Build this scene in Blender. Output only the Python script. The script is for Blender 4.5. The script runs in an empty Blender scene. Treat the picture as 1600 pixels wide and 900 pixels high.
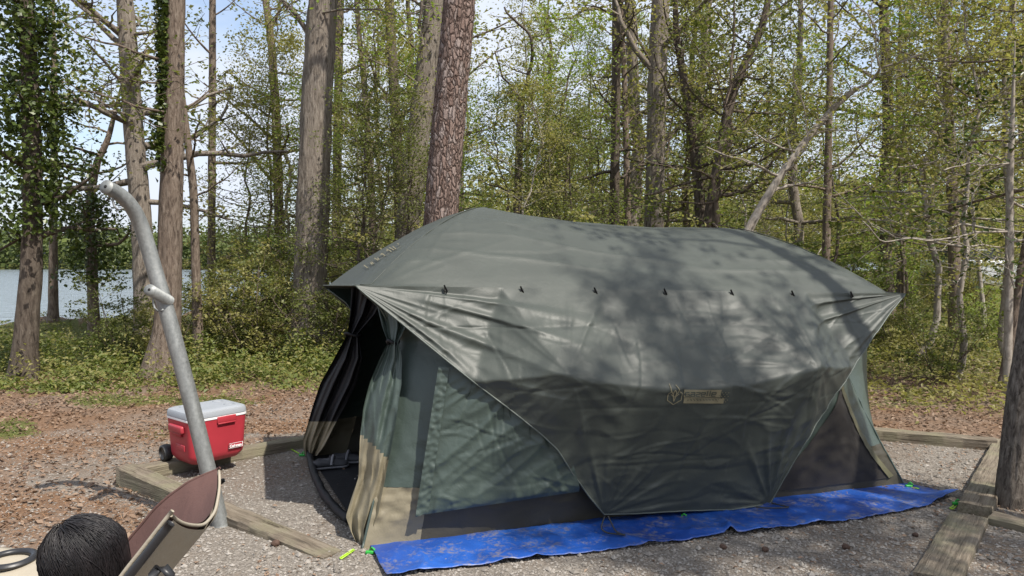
import bpy, math, random
import numpy as np
from mathutils import Vector, Matrix
from mathutils.geometry import delaunay_2d_cdt

# ------------------------------------------------------------------ camera, sky, sun, exposure
scene = bpy.context.scene
HC = 1.75                                   # eye height
FPX = 1150.0                                # focal length in pixels of the 1600 px wide photograph
PITCH = math.atan(50.0 / FPX)
cam_d = bpy.data.cameras.new('camera'); cam_d.sensor_width = 36.0; cam_d.lens = 36.0 * FPX / 1600.0
cam_d.clip_start = 0.05; cam_d.clip_end = 3000
cam = bpy.data.objects.new('camera', cam_d); scene.collection.objects.link(cam)
cam.location = (0, 0, HC); cam.rotation_euler = (math.pi / 2 - PITCH, 0, 0)
scene.camera = cam
SUN_EL = math.radians(55); SUN_AZ = math.atan2(0.74, -0.67)      # azimuth from +Y towards +X
sun_vec = Vector((math.sin(SUN_AZ) * math.cos(SUN_EL), math.cos(SUN_AZ) * math.cos(SUN_EL), math.sin(SUN_EL)))
sl = bpy.data.lights.new('sun', 'SUN'); sl.energy = 4.6; sl.angle = math.radians(0.55); sl.color = (1.0, 0.94, 0.85)
so = bpy.data.objects.new('sun', sl); scene.collection.objects.link(so)
so.rotation_euler = (-sun_vec).to_track_quat('-Z', 'Y').to_euler(); so.location = sun_vec * 50
world = bpy.data.worlds.new('World'); scene.world = world; world.use_nodes = True
wn = world.node_tree.nodes; wl = world.node_tree.links
for n in list(wn): wn.remove(n)
w_out = wn.new('ShaderNodeOutputWorld'); w_bg = wn.new('ShaderNodeBackground'); w_bg.inputs[1].default_value = 0.15
w_sky = wn.new('ShaderNodeTexSky'); w_sky.sky_type = 'NISHITA'; w_sky.sun_disc = False
w_sky.sun_elevation = SUN_EL; w_sky.sun_rotation = SUN_AZ; w_sky.dust_density = 2.0
w_tc = wn.new('ShaderNodeTexCoord'); w_map = wn.new('ShaderNodeMapping'); w_map.inputs['Scale'].default_value = (1, 1, 2.6)
w_no = wn.new('ShaderNodeTexNoise'); w_no.inputs['Scale'].default_value = 2.2; w_no.inputs['Detail'].default_value = 6; w_no.inputs['Roughness'].default_value = 0.6
w_rp = wn.new('ShaderNodeValToRGB'); w_rp.color_ramp.elements[0].position = 0.30; w_rp.color_ramp.elements[1].position = 0.58
w_mx = wn.new('ShaderNodeMix'); w_mx.data_type = 'RGBA'; w_mx.inputs['B'].default_value = (3.9, 4.2, 4.8, 1)
wl.new(w_tc.outputs['Generated'], w_map.inputs[0]); wl.new(w_map.outputs[0], w_no.inputs[0]); wl.new(w_no.outputs[0], w_rp.inputs[0])
wl.new(w_rp.outputs[0], w_mx.inputs['Factor']); wl.new(w_sky.outputs[0], w_mx.inputs['A']); wl.new(w_mx.outputs['Result'], w_bg.inputs[0]); wl.new(w_bg.outputs[0], w_out.inputs[0])
scene.view_settings.view_transform = 'Standard'; scene.view_settings.look = 'None'
scene.view_settings.exposure = 0.58; scene.view_settings.gamma = 1.0
scene.cycles.use_denoising = True; scene.cycles.max_bounces = 6; scene.cycles.diffuse_bounces = 3
scene.cycles.glossy_bounces = 3; scene.cycles.transmission_bounces = 4; scene.cycles.caustics_reflective = False; scene.cycles.caustics_refractive = False

# ------------------------------------------------------------------ helpers
rng = np.random.default_rng(7)
COL = scene.collection
def ray(px, py):
    a = (px - 800.0) / FPX; b = (450.0 - py) / FPX
    return Vector((a, math.cos(PITCH) + b * math.sin(PITCH), -math.sin(PITCH) + b * math.cos(PITCH)))
def P(px, py, d):                           # the point seen at a photograph pixel, d metres ahead
    r = ray(px, py); return Vector((0, 0, HC)) + r * (d / r.y)
def gp(px, py, z=0.0):                      # the point at height z seen at a photograph pixel
    r = ray(px, py); return Vector((0, 0, HC)) + r * ((z - HC) / r.z)
def A3(v): return np.array(v, float)

_perm = np.random.default_rng(3).permutation(256); _perm = np.concatenate([_perm, _perm, _perm])
_g3 = np.random.default_rng(4).normal(size=(256, 3)); _g3 /= np.linalg.norm(_g3, axis=1)[:, None]
def perlin(x, y, z=0.0):
    x, y, z = np.broadcast_arrays(np.asarray(x, float), np.asarray(y, float), np.asarray(z, float))
    xi = np.floor(x).astype(int); yi = np.floor(y).astype(int); zi = np.floor(z).astype(int)
    xf = x - xi; yf = y - yi; zf = z - zi
    u = xf**3*(xf*(xf*6-15)+10); v = yf**3*(yf*(yf*6-15)+10); w = zf**3*(zf*(zf*6-15)+10)
    def g(i, j, k):
        h = _perm[(_perm[(_perm[(xi+i) & 255] + yi + j) & 255] + zi + k) & 255]
        G = _g3[h]; return G[..., 0]*(xf-i) + G[..., 1]*(yf-j) + G[..., 2]*(zf-k)
    L = lambda a, b, t: a + t*(b-a)
    return L(L(L(g(0,0,0), g(1,0,0), u), L(g(0,1,0), g(1,1,0), u), v), L(L(g(0,0,1), g(1,0,1), u), L(g(0,1,1), g(1,1,1), u), v), w) * 1.5
def fbm(x, y, z=0.0, o=4):
    s = 0; a = 1.0; f = 1.0
    for i in range(o):
        s = s + a*perlin(np.asarray(x)*f, np.asarray(y)*f, np.asarray(z)*f + i*7.3); a *= .5; f *= 2.03
    return s
def ridge(n, k=3): return np.clip(1 - np.abs(n)*1.6, 0, 1)**k
def sstep(a, b, x):
    t = np.clip((np.asarray(x, float) - a) / (b - a), 0, 1); return t*t*(3 - 2*t)

class MB:                                   # collects vertices and polygons, links them as ONE mesh object
    def __init__(s): s.v = []; s.f = []; s.n = 0
    def add(s, v, f):
        v = np.asarray(v, float).reshape(-1, 3); f = np.asarray(f, int)
        s.v.append(v); s.f.append(f + s.n); s.n += len(v); return s
    def grid(s, G, close_u=False):          # G: (a, b, 3)
        a, b = G.shape[:2]; idx = np.arange(a*b).reshape(a, b)
        if close_u: idx = np.vstack([idx, idx[:1]])
        q = np.stack([idx[:-1, :-1], idx[1:, :-1], idx[1:, 1:], idx[:-1, 1:]], -1).reshape(-1, 4)
        return s.add(G.reshape(-1, 3), q)
    def box(s, c, size, M=None):
        c = A3(c); h = A3(size)/2
        v = np.array([[x, y, z] for x in (-1, 1) for y in (-1, 1) for z in (-1, 1)], float)*h + c
        if M is not None: v = v @ np.array(M.to_3x3()).T + np.array(M.translation)
        return s.add(v, [[0,1,3,2],[4,6,7,5],[0,4,5,1],[2,3,7,6],[0,2,6,4],[1,5,7,3]])
    def tube(s, pts, rad, n=6, cap=True, disp=None):
        p = np.asarray([tuple(q) for q in pts], float); m = len(p); r = np.broadcast_to(np.asarray(rad, float), (m,))
        t = np.gradient(p, axis=0); t /= np.linalg.norm(t, axis=1)[:, None] + 1e-9
        ref = np.array([1.0, 0.05, 0.02]) if abs(t[:, 2]).mean() > .6 else np.array([0.02, 0.05, 1.0])
        e1 = np.cross(t, ref); e1 /= np.linalg.norm(e1, axis=1)[:, None] + 1e-9; e2 = np.cross(t, e1)
        th = np.linspace(0, 2*np.pi, n, endpoint=False)
        rr = r[:, None]*np.ones(n)[None]
        if disp is not None: rr = rr + disp(th, p, r)
        G = p[:, None] + rr[..., None]*(np.cos(th)[None, :, None]*e1[:, None] + np.sin(th)[None, :, None]*e2[:, None])
        idx = np.arange(m*n).reshape(m, n) + s.n; j = np.roll(idx, -1, axis=1)
        q = np.stack([idx[:-1], j[:-1], j[1:], idx[1:]], -1).reshape(-1, 4)
        s.v.append(G.reshape(-1, 3)); s.f.append(q); s.n += m*n
        if cap:
            for k in (0, m-1):
                s.v.append(p[k][None]); c = s.n; s.n += 1
                ring = idx[k]; s.f.append(np.stack([ring, np.roll(ring, -1), np.full(n, c)], -1))
        return s
    def build(s, name, mat, parent=None, smooth=True, loc=None, sharp=None):
        me = bpy.data.meshes.new(name)
        V = np.concatenate(s.v) if s.v else np.zeros((0, 3))
        if loc is not None: V = V - A3(loc)
        me.vertices.add(len(V)); me.vertices.foreach_set('co', V.ravel().astype(np.float32))
        loops = np.concatenate([f.ravel() for f in s.f]); cnt = np.concatenate([np.full(len(f), f.shape[1]) for f in s.f])
        st = np.concatenate([[0], np.cumsum(cnt)[:-1]])
        me.loops.add(len(loops)); me.loops.foreach_set('vertex_index', loops.astype(np.int32))
        me.polygons.add(len(cnt)); me.polygons.foreach_set('loop_start', st.astype(np.int32))
        me.polygons.foreach_set('use_smooth', np.full(len(cnt), bool(smooth)))
        me.update(calc_edges=True); me.validate()
        if sharp is not None: me.set_sharp_from_angle(angle=math.radians(sharp))
        me.materials.append(mat)
        o = bpy.data.objects.new(name, me); COL.objects.link(o)
        if loc is not None: o.location = loc
        if parent is not None:
            o.parent = parent
            if loc is None and parent.location.length > 0: o.matrix_parent_inverse = Matrix.Translation(-parent.location)
        return o
def tag(o, label=None, cat=None, group=None, kind=None):
    if label: o['label'] = label
    if cat: o['category'] = cat
    if group: o['group'] = group
    if kind: o['kind'] = kind
    return o
def thing(name, label, cat, loc=(0, 0, 0), group=None):
    o = bpy.data.objects.new(name, None); COL.objects.link(o); o.location = loc; o.empty_display_size = .1
    return tag(o, label, cat, group)
def bevelled_box(mb, c, size, bev, M=None, seg=2):
    import bmesh
    bm = bmesh.new(); bmesh.ops.create_cube(bm, size=1)
    for v in bm.verts: v.co = Vector((v.co.x*size[0], v.co.y*size[1], v.co.z*size[2]))
    bmesh.ops.bevel(bm, geom=list(bm.edges), offset=bev, segments=seg, affect='EDGES', profile=.6)
    bm.verts.index_update()
    vs = [v.co + Vector(c) for v in bm.verts]
    if M is not None: vs = [M @ v for v in vs]
    base = mb.n; mb.v.append(np.array([tuple(v) for v in vs])); mb.n += len(vs)
    by = {}
    for f in bm.faces: by.setdefault(len(f.verts), []).append([v.index + base for v in f.verts])
    for k in by: mb.f.append(np.array(by[k]))
    bm.free(); return mb

# ------------------------------------------------------------------ materials
def mat(name):
    m = bpy.data.materials.new(name); m.use_nodes = True
    nt = m.node_tree; b = nt.nodes['Principled BSDF']; return m, nt, b
def N(nt, t, **kw):
    n = nt.nodes.new(t)
    for k, v in kw.items():
        if k in n.inputs.keys(): n.inputs[k].default_value = v
        else: setattr(n, k, v)
    return n
def ramp(nt, src, stops):
    r = N(nt, 'ShaderNodeValToRGB'); e = r.color_ramp.elements
    while len(e) < len(stops): e.new(.5)
    for i, (p, c) in enumerate(stops): e[i].position = p; e[i].color = (*c, 1) if len(c) == 3 else c
    nt.links.new(src, r.inputs[0]); return r.outputs[0]
def coords(nt, scale=(1, 1, 1), kind='Object'):
    t = N(nt, 'ShaderNodeTexCoord'); m = N(nt, 'ShaderNodeMapping'); m.inputs['Scale'].default_value = scale
    nt.links.new(t.outputs[kind], m.inputs[0]); return m.outputs[0]
def noise(nt, vec, scale, detail=4, rough=.55, dist=0.0):
    n = N(nt, 'ShaderNodeTexNoise', Scale=scale, Detail=detail, Roughness=rough, Distortion=dist); nt.links.new(vec, n.inputs['Vector']); return n.outputs[0]
def bump(nt, b, h, strength=.3, dist=.01, prev=None):
    n = N(nt, 'ShaderNodeBump', Strength=strength, Distance=dist); nt.links.new(h, n.inputs['Height'])
    if prev is not None: nt.links.new(prev, n.inputs['Normal'])
    nt.links.new(n.outputs[0], b.inputs['Normal']); return n.outputs[0]
def mixc(nt, f, a, b, mode='MIX'):
    m = N(nt, 'ShaderNodeMix', data_type='RGBA', blend_type=mode)
    for s, k in ((f, 'Factor'), (a, 'A'), (b, 'B')):
        i = m.inputs[k] if k != 'Factor' else m.inputs[0]
        if k in 'AB': i = [q for q in m.inputs if q.name == k and q.type == 'RGBA'][0]
        if hasattr(s, 'is_linked'): nt.links.new(s, i)
        else: i.default_value = s if k == 'Factor' else (*s, 1)
    return [q for q in m.outputs if q.type == 'RGBA'][0]
def simple(name, col, rough=.6, var=.15, scale=12, bs=.1, bd=.004, bscale=60, metal=0.0, spec=.5, kind='Object'):
    m, nt, b = mat(name); v = coords(nt, kind=kind)
    n = noise(nt, v, scale)
    c = ramp(nt, n, [(.3, tuple(x*(1-var) for x in col)), (.7, tuple(min(1, x*(1+var)) for x in col))])
    nt.links.new(c, b.inputs['Base Color']); b.inputs['Roughness'].default_value = rough; b.inputs['Metallic'].default_value = metal
    b.inputs['Specular IOR Level'].default_value = spec
    if bs: bump(nt, b, noise(nt, v, bscale), bs, bd)
    return m
def leaf_mat(name, cols, trans=.45, rough=.5, tint=(1.15, 1.2, .6)):
    m, nt, b = mat(name)
    g = N(nt, 'ShaderNodeNewGeometry'); oi = N(nt, 'ShaderNodeObjectInfo')
    mx = N(nt, 'ShaderNodeMath', operation='MULTIPLY_ADD'); nt.links.new(g.outputs['Random Per Island'], mx.inputs[0]); mx.inputs[1].default_value = .72
    m2 = N(nt, 'ShaderNodeMath', operation='MULTIPLY'); nt.links.new(oi.outputs['Random'], m2.inputs[0]); m2.inputs[1].default_value = .28
    nt.links.new(m2.outputs[0], mx.inputs[2])
    c = ramp(nt, mx.outputs[0], [(i/(len(cols)-1), k) for i, k in enumerate(cols)])
    nt.links.new(c, b.inputs['Base Color']); b.inputs['Roughness'].default_value = rough; b.inputs['Specular IOR Level'].default_value = .35
    if trans:
        tr = N(nt, 'ShaderNodeBsdfTranslucent'); nt.links.new(mixc(nt, 1.0, c, tint, 'MULTIPLY'), tr.inputs[0])
        ms = N(nt, 'ShaderNodeMixShader'); ms.inputs[0].default_value = trans
        nt.links.new(b.outputs[0], ms.inputs[1]); nt.links.new(tr.outputs[0], ms.inputs[2])
        nt.links.new(ms.outputs[0], nt.nodes['Material Output'].inputs[0])
    return m
def bark_mat(name, dark, mid, light, zs=.25, scale=14, bs=1.0, bd=.03, moss=None):
    m, nt, b = mat(name); v = coords(nt, (1, 1, zs)); v1 = coords(nt)
    n1 = noise(nt, v, scale*1.7, 8, .72, .5); n2 = noise(nt, v1, 2.3, 3)
    c = ramp(nt, n1, [(.36, dark), (.47, mid), (.64, light)])
    c = mixc(nt, ramp(nt, n2, [(.4, (0, 0, 0)), (.65, (.5, .5, .5))]), c, moss or tuple(x*1.25 for x in mid))
    nt.links.new(c, b.inputs['Base Color']); b.inputs['Roughness'].default_value = .9; b.inputs['Specular IOR Level'].default_value = .2
    bump(nt, b, n1, bs, bd); return m
def cloth_mat(name, col, rough=.45, spec=.5, bs=.25, weave=True, var=.08, trans=0.0):
    m, nt, b = mat(name); v = coords(nt)
    n0 = noise(nt, v, 3.0, 4, .6)
    c = ramp(nt, n0, [(.3, tuple(x*(1-var) for x in col)), (.7, tuple(x*(1+var) for x in col))])
    nt.links.new(c, b.inputs['Base Color']); b.inputs['Roughness'].default_value = rough; b.inputs['Specular IOR Level'].default_value = spec
    n1 = noise(nt, v, 9, 5, .6, 1.2); p = bump(nt, b, n1, bs, .012)
    mg = N(nt, 'ShaderNodeTexNoise', Scale=26.0, Detail=3.0, Roughness=.5, Distortion=2.0); nt.links.new(v, mg.inputs['Vector'])
    bump(nt, b, mg.outputs[0], bs*.6, .004, p)
    if trans:
        tr = N(nt, 'ShaderNodeBsdfTranslucent'); nt.links.new(c, tr.inputs[0])
        ms = N(nt, 'ShaderNodeMixShader'); ms.inputs[0].default_value = trans
        nt.links.new(b.outputs[0], ms.inputs[1]); nt.links.new(tr.outputs[0], ms.inputs[2]); nt.links.new(ms.outputs[0], nt.nodes['Material Output'].inputs[0])
    return m

M = {}
M['leaf_spring'] = leaf_mat('leaf_spring', [(.175, .17, .055), (.245, .235, .08), (.31, .28, .11), (.20, .205, .065)], .5, .5, (1.15, 1.2, .75))
M['leaf_bright'] = leaf_mat('leaf_bright', [(.15, .215, .035), (.215, .285, .055), (.28, .315, .08)], .5, .5, (1.15, 1.2, .75))
M['leaf_mid'] = leaf_mat('leaf_mid', [(.09, .11, .032), (.14, .16, .05), (.19, .20, .07)])
M['leaf_dark'] = leaf_mat('leaf_dark', [(.025, .042, .01), (.045, .068, .015), (.085, .105, .026)], .3, .4)
M['leaf_ivy'] = leaf_mat('leaf_ivy', [(.035, .055, .012), (.07, .10, .022), (.13, .16, .04)], .25, .38)
M['leaf_ground'] = leaf_mat('leaf_ground', [(.09, .115, .03), (.14, .17, .045), (.20, .22, .065)], .4)
M['litter'] = leaf_mat('litter', [(.10, .06, .038), (.19, .125, .082), (.26, .185, .13), (.15, .09, .058), (.33, .25, .185)], .12, .7, (1, .9, .7))
M['straw'] = leaf_mat('straw', [(.16, .075, .035), (.24, .125, .06), (.30, .19, .11)], 0, .7)
M['pebble'] = leaf_mat('pebble', [(.12, .105, .09), (.21, .19, .165), (.30, .275, .245), (.17, .15, .13), (.42, .39, .35)], 0, .85)
M['far_leaf'] = leaf_mat('far_leaf', [(.05, .075, .02), (.085, .11, .03), (.12, .14, .045)], .2)
M['bark_grey'] = bark_mat('bark_grey', (.055, .045, .037), (.17, .143, .118), (.30, .265, .225), .16, 20, 1.0, .03)
M['bark_brown'] = bark_mat('bark_brown', (.045, .033, .026), (.135, .103, .08), (.25, .205, .165), .2, 20)
M['bark_oak'] = bark_mat('bark_oak', (.04, .032, .026), (.13, .108, .088), (.27, .235, .195), .3, 26, 1.0, .03)
M['bark_dark'] = bark_mat('bark_dark', (.03, .024, .019), (.085, .067, .053), (.15, .125, .10), .25, 14)
M['bark_pale'] = bark_mat('bark_pale', (.12, .10, .082), (.25, .22, .185), (.36, .33, .29), .5, 9, .5, .01)
m, nt, b = mat('bark_pine'); M['bark_pine'] = m
v = coords(nt, (1, 1, .36)); dn = N(nt, 'ShaderNodeTexNoise', Scale=9.0, Detail=5.0); nt.links.new(v, dn.inputs['Vector'])
va = N(nt, 'ShaderNodeVectorMath', operation='MULTIPLY_ADD'); nt.links.new(dn.outputs['Color'], va.inputs[0]); va.inputs[1].default_value = (.14, .14, .14); nt.links.new(v, va.inputs[2])
vo = N(nt, 'ShaderNodeTexVoronoi', feature='DISTANCE_TO_EDGE', Scale=19.0); nt.links.new(va.outputs[0], vo.inputs['Vector'])
vc = N(nt, 'ShaderNodeTexVoronoi', Scale=19.0); nt.links.new(va.outputs[0], vc.inputs['Vector']); n1 = noise(nt, coords(nt), 45, 5, .7)
sc_ = N(nt, 'ShaderNodeSeparateColor'); nt.links.new(vc.outputs['Color'], sc_.inputs[0])
c = mixc(nt, .45, ramp(nt, sc_.outputs[0], [(.1, (.15, .095, .075)), (.6, (.23, .165, .14)), (.95, (.34, .29, .27))]), ramp(nt, n1, [(.3, (.10, .065, .052)), (.7, (.32, .25, .22))]))
c = mixc(nt, ramp(nt, vo.outputs['Distance'], [(.0, (.85, .85, .85)), (.10, (0, 0, 0))]), c, (.05, .032, .026))
nt.links.new(c, b.inputs['Base Color']); b.inputs['Roughness'].default_value = .9; b.inputs['Specular IOR Level'].default_value = .2
bump(nt, b, ramp(nt, vo.outputs['Distance'], [(0, (0, 0, 0)), (.25, (1, 1, 1))]), 1.0, .03, bump(nt, b, n1, .6, .01))

# ------------------------------------------------------------------ ground
PAD = np.array([tuple(gp(*q))[:2] for q in [(200, 752), (330, 722), (470, 697), (900, 690), (1365, 684), (1560, 697)]] + [(7.5, 6.6), (9, 2), (9, -8), (-1.7, -8), (-1.6, 2.6)] + [tuple(gp(300, 845))[:2]])
def sd_poly(x, y, poly):
    x = np.asarray(x, float); y = np.asarray(y, float); d = np.full(x.shape, 1e9); ins = np.zeros(x.shape, bool)
    for i in range(len(poly)):
        a = poly[i]; b = poly[(i+1) % len(poly)]; e = b - a
        t = np.clip(((x-a[0])*e[0] + (y-a[1])*e[1]) / (e@e), 0, 1)
        d = np.minimum(d, np.hypot(x-a[0]-t*e[0], y-a[1]-t*e[1]))
        c = ((a[1] > y) != (b[1] > y)) & (x < (b[0]-a[0])*(y-a[1])/(b[1]-a[1]+1e-12) + a[0]); ins ^= c
    return np.where(ins, -d, d)
LAKE_Z = -2.1
def lake_d(x, y):                            # how far inside the lake's edge a point lies
    x = np.asarray(x, float); y = np.asarray(y, float)
    wob = 1.2*perlin(x*.25, y*.25)
    east = np.where(y < 50, -11.0 - .02*(y-18), -11.6 - .19*(y-50))
    near = np.minimum(y - 17.8, east - x) + wob
    return np.minimum(near, 215 + 8*perlin(x*.02, 3.0) - y)
def gz(x, y):
    x = np.asarray(x, float); y = np.asarray(y, float)
    pad = sstep(-.1, .7, sd_poly(x, y, PAD))
    z = pad*(.03*fbm(x*.5, y*.5, 0, 3) + .05*perlin(x*.18, y*.18, 5)) + .004*perlin(x*2, y*2, 2)
    ld = lake_d(x, y); bank = .45
    z = z - np.clip((ld+1.5)*bank, 0, 6)**1.0 * sstep(-1.5, .6, ld)
    # the bank mound by the water on the left
    z = z + .42*np.exp(-(((x+10.2)/2.2)**2 + ((y-17.0)/1.0)**2))
    far = sstep(225, 330, y)*9 + sstep(60, 160, x)*3*sstep(10, 60, y)
    return z + far + .0012*np.clip(y-12, 0, 60)*sstep(0, 6, x+3)*10*.25
ang = np.concatenate([np.radians(np.arange(-180, -46, 4.0)), np.radians(np.arange(-46, 46, .4)), np.radians(np.arange(46, 180, 4.0))])
rad = np.concatenate([[.02], np.geomspace(.4, 16, 190), np.geomspace(16.5, 1500, 120)])
TH, RR = np.meshgrid(ang, rad, indexing='ij')
gx = RR*np.sin(TH); gy = RR*np.cos(TH); GG = np.stack([gx, gy, gz(gx, gy)], -1)
m, nt, b = mat('ground_soil'); M['ground'] = m
at = N(nt, 'ShaderNodeAttribute', attribute_name='cover'); sep = N(nt, 'ShaderNodeSeparateColor'); nt.links.new(at.outputs['Color'], sep.inputs[0])
v = coords(nt); nf = noise(nt, v, 55, 5, .7); nm = noise(nt, v, 6, 5, .65); nb = noise(nt, v, 1.1, 4); vo = N(nt, 'ShaderNodeTexVoronoi', Scale=75.0); nt.links.new(v, vo.inputs['Vector'])
grav = mixc(nt, .5, ramp(nt, nf, [(.3, (.085, .073, .062)), (.5, (.17, .15, .128)), (.72, (.30, .275, .24))]), ramp(nt, nm, [(.3, (.15, .125, .10)), (.7, (.21, .185, .155))]))
vc = ramp(nt, vo.outputs['Color'], [(.1, (.08, .07, .06)), (.55, (.2, .18, .155)), (.95, (.34, .31, .28))]); grav = mixc(nt, .5, grav, vc); grav = mixc(nt, ramp(nt, nb, [(.46, (0, 0, 0)), (.66, (.75, .75, .75))]), grav, ramp(nt, nf, [(.3, (.07, .05, .036)), (.7, (.20, .15, .11))]))
lit = mixc(nt, ramp(nt, nb, [(.42, (0, 0, 0)), (.6, (1, 1, 1))]), ramp(nt, nf, [(.3, (.075, .042, .026)), (.55, (.17, .105, .065)), (.75, (.27, .19, .13))]), ramp(nt, nf, [(.3, (.10, .07, .05)), (.6, (.2, .15, .115)), (.8, (.28, .23, .19))]))
grn = ramp(nt, nf, [(.3, (.05, .055, .018)), (.7, (.13, .14, .04))])
fx = N(nt, 'ShaderNodeMath', operation='MULTIPLY_ADD'); nt.links.new(nm, fx.inputs[0]); fx.inputs[1].default_value = .9; nt.links.new(sep.outputs[0], fx.inputs[2])
c = mixc(nt, ramp(nt, fx.outputs[0], [(.72, (0, 0, 0)), (1.0, (1, 1, 1))]), lit, grav)
fg = N(nt, 'ShaderNodeMath', operation='MULTIPLY_ADD'); nt.links.new(nm, fg.inputs[0]); fg.inputs[1].default_value = .9; nt.links.new(sep.outputs[1], fg.inputs[2])
c = mixc(nt, ramp(nt, fg.outputs[0], [(.8, (0, 0, 0)), (1.15, (1, 1, 1))]), c, grn)
nt.links.new(c, b.inputs['Base Color']); b.inputs['Roughness'].default_value = .95; b.inputs['Specular IOR Level'].default_value = .15
bump(nt, b, nf, .6, .012, bump(nt, b, vo.outputs['Distance'], .5, .008))
mb = MB(); mb.grid(GG); ground = mb.build('ground', M['ground']); tag(ground, kind='structure')
sdp = sd_poly(gx, gy, PAD)
gm = sstep(.35, -.25, sdp + .25*perlin(gx*1.5, gy*1.5))
left_mix = .55*sstep(2.2, .3, sdp)*(gx < 0)*(perlin(gx*.9, gy*1.3, 8) > -.05)
gm = np.maximum(gm, left_mix)
def green_mask(x, y):
    g = sstep(9.0, 11.5, y + 1.2*perlin(x*.5, y*.5, 3))*.75
    g = np.maximum(g, .62*sstep(.05, .45, perlin(x*.7+2, y*1.1, 6))*sstep(.6, 1.4, sd_poly(x, y, PAD)))
    g = np.where(x > 1.5, g*.8, g); return np.where(y > 100, 1.2, np.where(lake_d(x, y) > -1.2, 0.15, g))
ca = ground.data.color_attributes.new('cover', 'FLOAT_COLOR', 'POINT')
ca.data.foreach_set('color', np.stack([gm, green_mask(gx, gy), gm*0, gm*0+1], -1).reshape(-1).astype(np.float32))

# lake
m, nt, b = mat('lake_water'); M['water'] = m
b.inputs['Base Color'].default_value = (.19, .225, .25, 1); b.inputs['Roughness'].default_value = .12; b.inputs['IOR'].default_value = 1.33; b.inputs['Specular IOR Level'].default_value = .9
v = coords(nt, (1, 1.6, 1)); bump(nt, b, noise(nt, v, .55, 4, .6), .9, .5, bump(nt, b, noise(nt, v, 2.6, 3), .8, .12))
mb = MB(); xs = np.linspace(-330, 60, 40); ys = np.linspace(14, 300, 40); X, Y = np.meshgrid(xs, ys, indexing='ij'); mb.grid(np.stack([X, Y, X*0+LAKE_Z], -1))
tag(mb.build('lake', M['water']), kind='structure')

# ------------------------------------------------------------------ leaves
def leaves(mb, c, size, r, flat=.6, aspect=.55, tri=False, up=None):
    n = len(c)
    if n == 0: return
    nr = r.normal(size=(n, 3)); nr[:, 2] = np.abs(nr[:, 2]) + flat*2; nr /= np.linalg.norm(nr, axis=1)[:, None]
    a = r.normal(size=(n, 3)); a -= (a*nr).sum(1)[:, None]*nr; a /= np.linalg.norm(a, axis=1)[:, None] + 1e-9
    bb = np.cross(nr, a); s = np.broadcast_to(size, (n,))[:, None]*(.65 + .7*r.random((n, 1)))
    k = (r.random((n, 1))-.3)*.25
    V = np.stack([c - a*s*.5, c + bb*s*aspect*.5 + nr*s*k, c + a*s*.5 - nr*s*.08, c - bb*s*aspect*.5 + nr*s*k], 1)
    mb.add(V.reshape(-1, 3), np.arange(n*4).reshape(n, 4))

# gravel: loose stones on the pad
def frustum(n, dmin, dmax, r, lo=-.78, hi=.78, power=1.0):
    d = dmin*(dmax/dmin)**(r.random(n)**power); a = lo + (hi-lo)*r.random(n); return a*d, d
r = np.random.default_rng(11)
x, y = frustum(120000, 2.6, 9.5, r); s = sd_poly(x, y, PAD)
keep = (s < .1) | ((s < 2.2) & (x < 0) & (r.random(len(x)) < .5)); x = x[keep]; y = y[keep]
x = x[:62000]; y = y[:62000]; n = len(x)
base = np.array([[1,0,0],[-1,0,0],[0,1,0],[0,-1,0],[0,0,.7],[0,0,-.5]], float)
tri = np.array([[0,2,4],[2,1,4],[1,3,4],[3,0,4],[2,0,5],[1,2,5],[3,1,5],[0,3,5]])
sz = .0045 + .0075*r.random(n)**2.2 + (r.random(n) < .015)*.012
V = base[None]*(1 + .5*(r.random((n, 6, 1))-.5))*sz[:, None, None]; th = r.random(n)*6.28
V = np.stack([V[..., 0]*np.cos(th)[:, None]*1.3 - V[..., 1]*np.sin(th)[:, None], V[..., 0]*np.sin(th)[:, None]*1.3 + V[..., 1]*np.cos(th)[:, None], V[..., 2]], -1)
V += np.stack([x, y, gz(x, y)+sz*.25], -1)[:, None]
mb = MB(); mb.add(V.reshape(-1, 3), (tri[None] + np.arange(n)[:, None, None]*6).reshape(-1, 3))
tag(mb.build('gravel', M['pebble'], smooth=False), 'loose grey and tan gravel over the tent pad', 'gravel', kind='stuff')

# dry leaf litter and pine straw
def litter(name, label, n, dmin, dmax, sel, size, asp, matn, seed, lift=.012, flat=1.2, power=1.0):
    r = np.random.default_rng(seed); x, y = frustum(n, dmin, dmax, r, -.85, .85, power); k = sel(x, y, r); x = x[k]; y = y[k]
    mb = MB(); c = np.stack([x, y, gz(x, y)+lift*(.3+r.random(len(x)))], -1)
    leaves(mb, c, size, r, flat, asp); tag(mb.build(name, M[matn], smooth=False), label, 'leaf litter', kind='stuff'); return len(x)
dens = lambda x, y, s: .5 + .5*perlin(x*.8, y*.8, s)
litter('leaf_litter', 'dry brown leaves lying over the forest floor', 150000, 3.0, 26, lambda x, y, r: (sd_poly(x, y, PAD) > .02) & (lake_d(x, y) < -.5) & (r.random(len(x)) < dens(x, y, 1)*1.1*np.where((y < 7.2) & (x < 0), .45, 1)), .046, .55, 'litter', 21, .02, .8, .8)
litter('scattered_leaves', 'few dry leaves scattered over the gravel pad', 16000, 2.8, 9, lambda x, y, r: (sd_poly(x, y, PAD) <= .02) & (r.random(len(x)) < np.clip(.07 + .6*np.clip(perlin(x*1.1, y*1.4, 4)-.1, 0, 1) + .6*(x > 2.4)*(y > 4.6) + .12*(x > .5)*(y < 4.6), 0, 1)), .03, .5, 'litter', 22, .014, 1.5)
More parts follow.
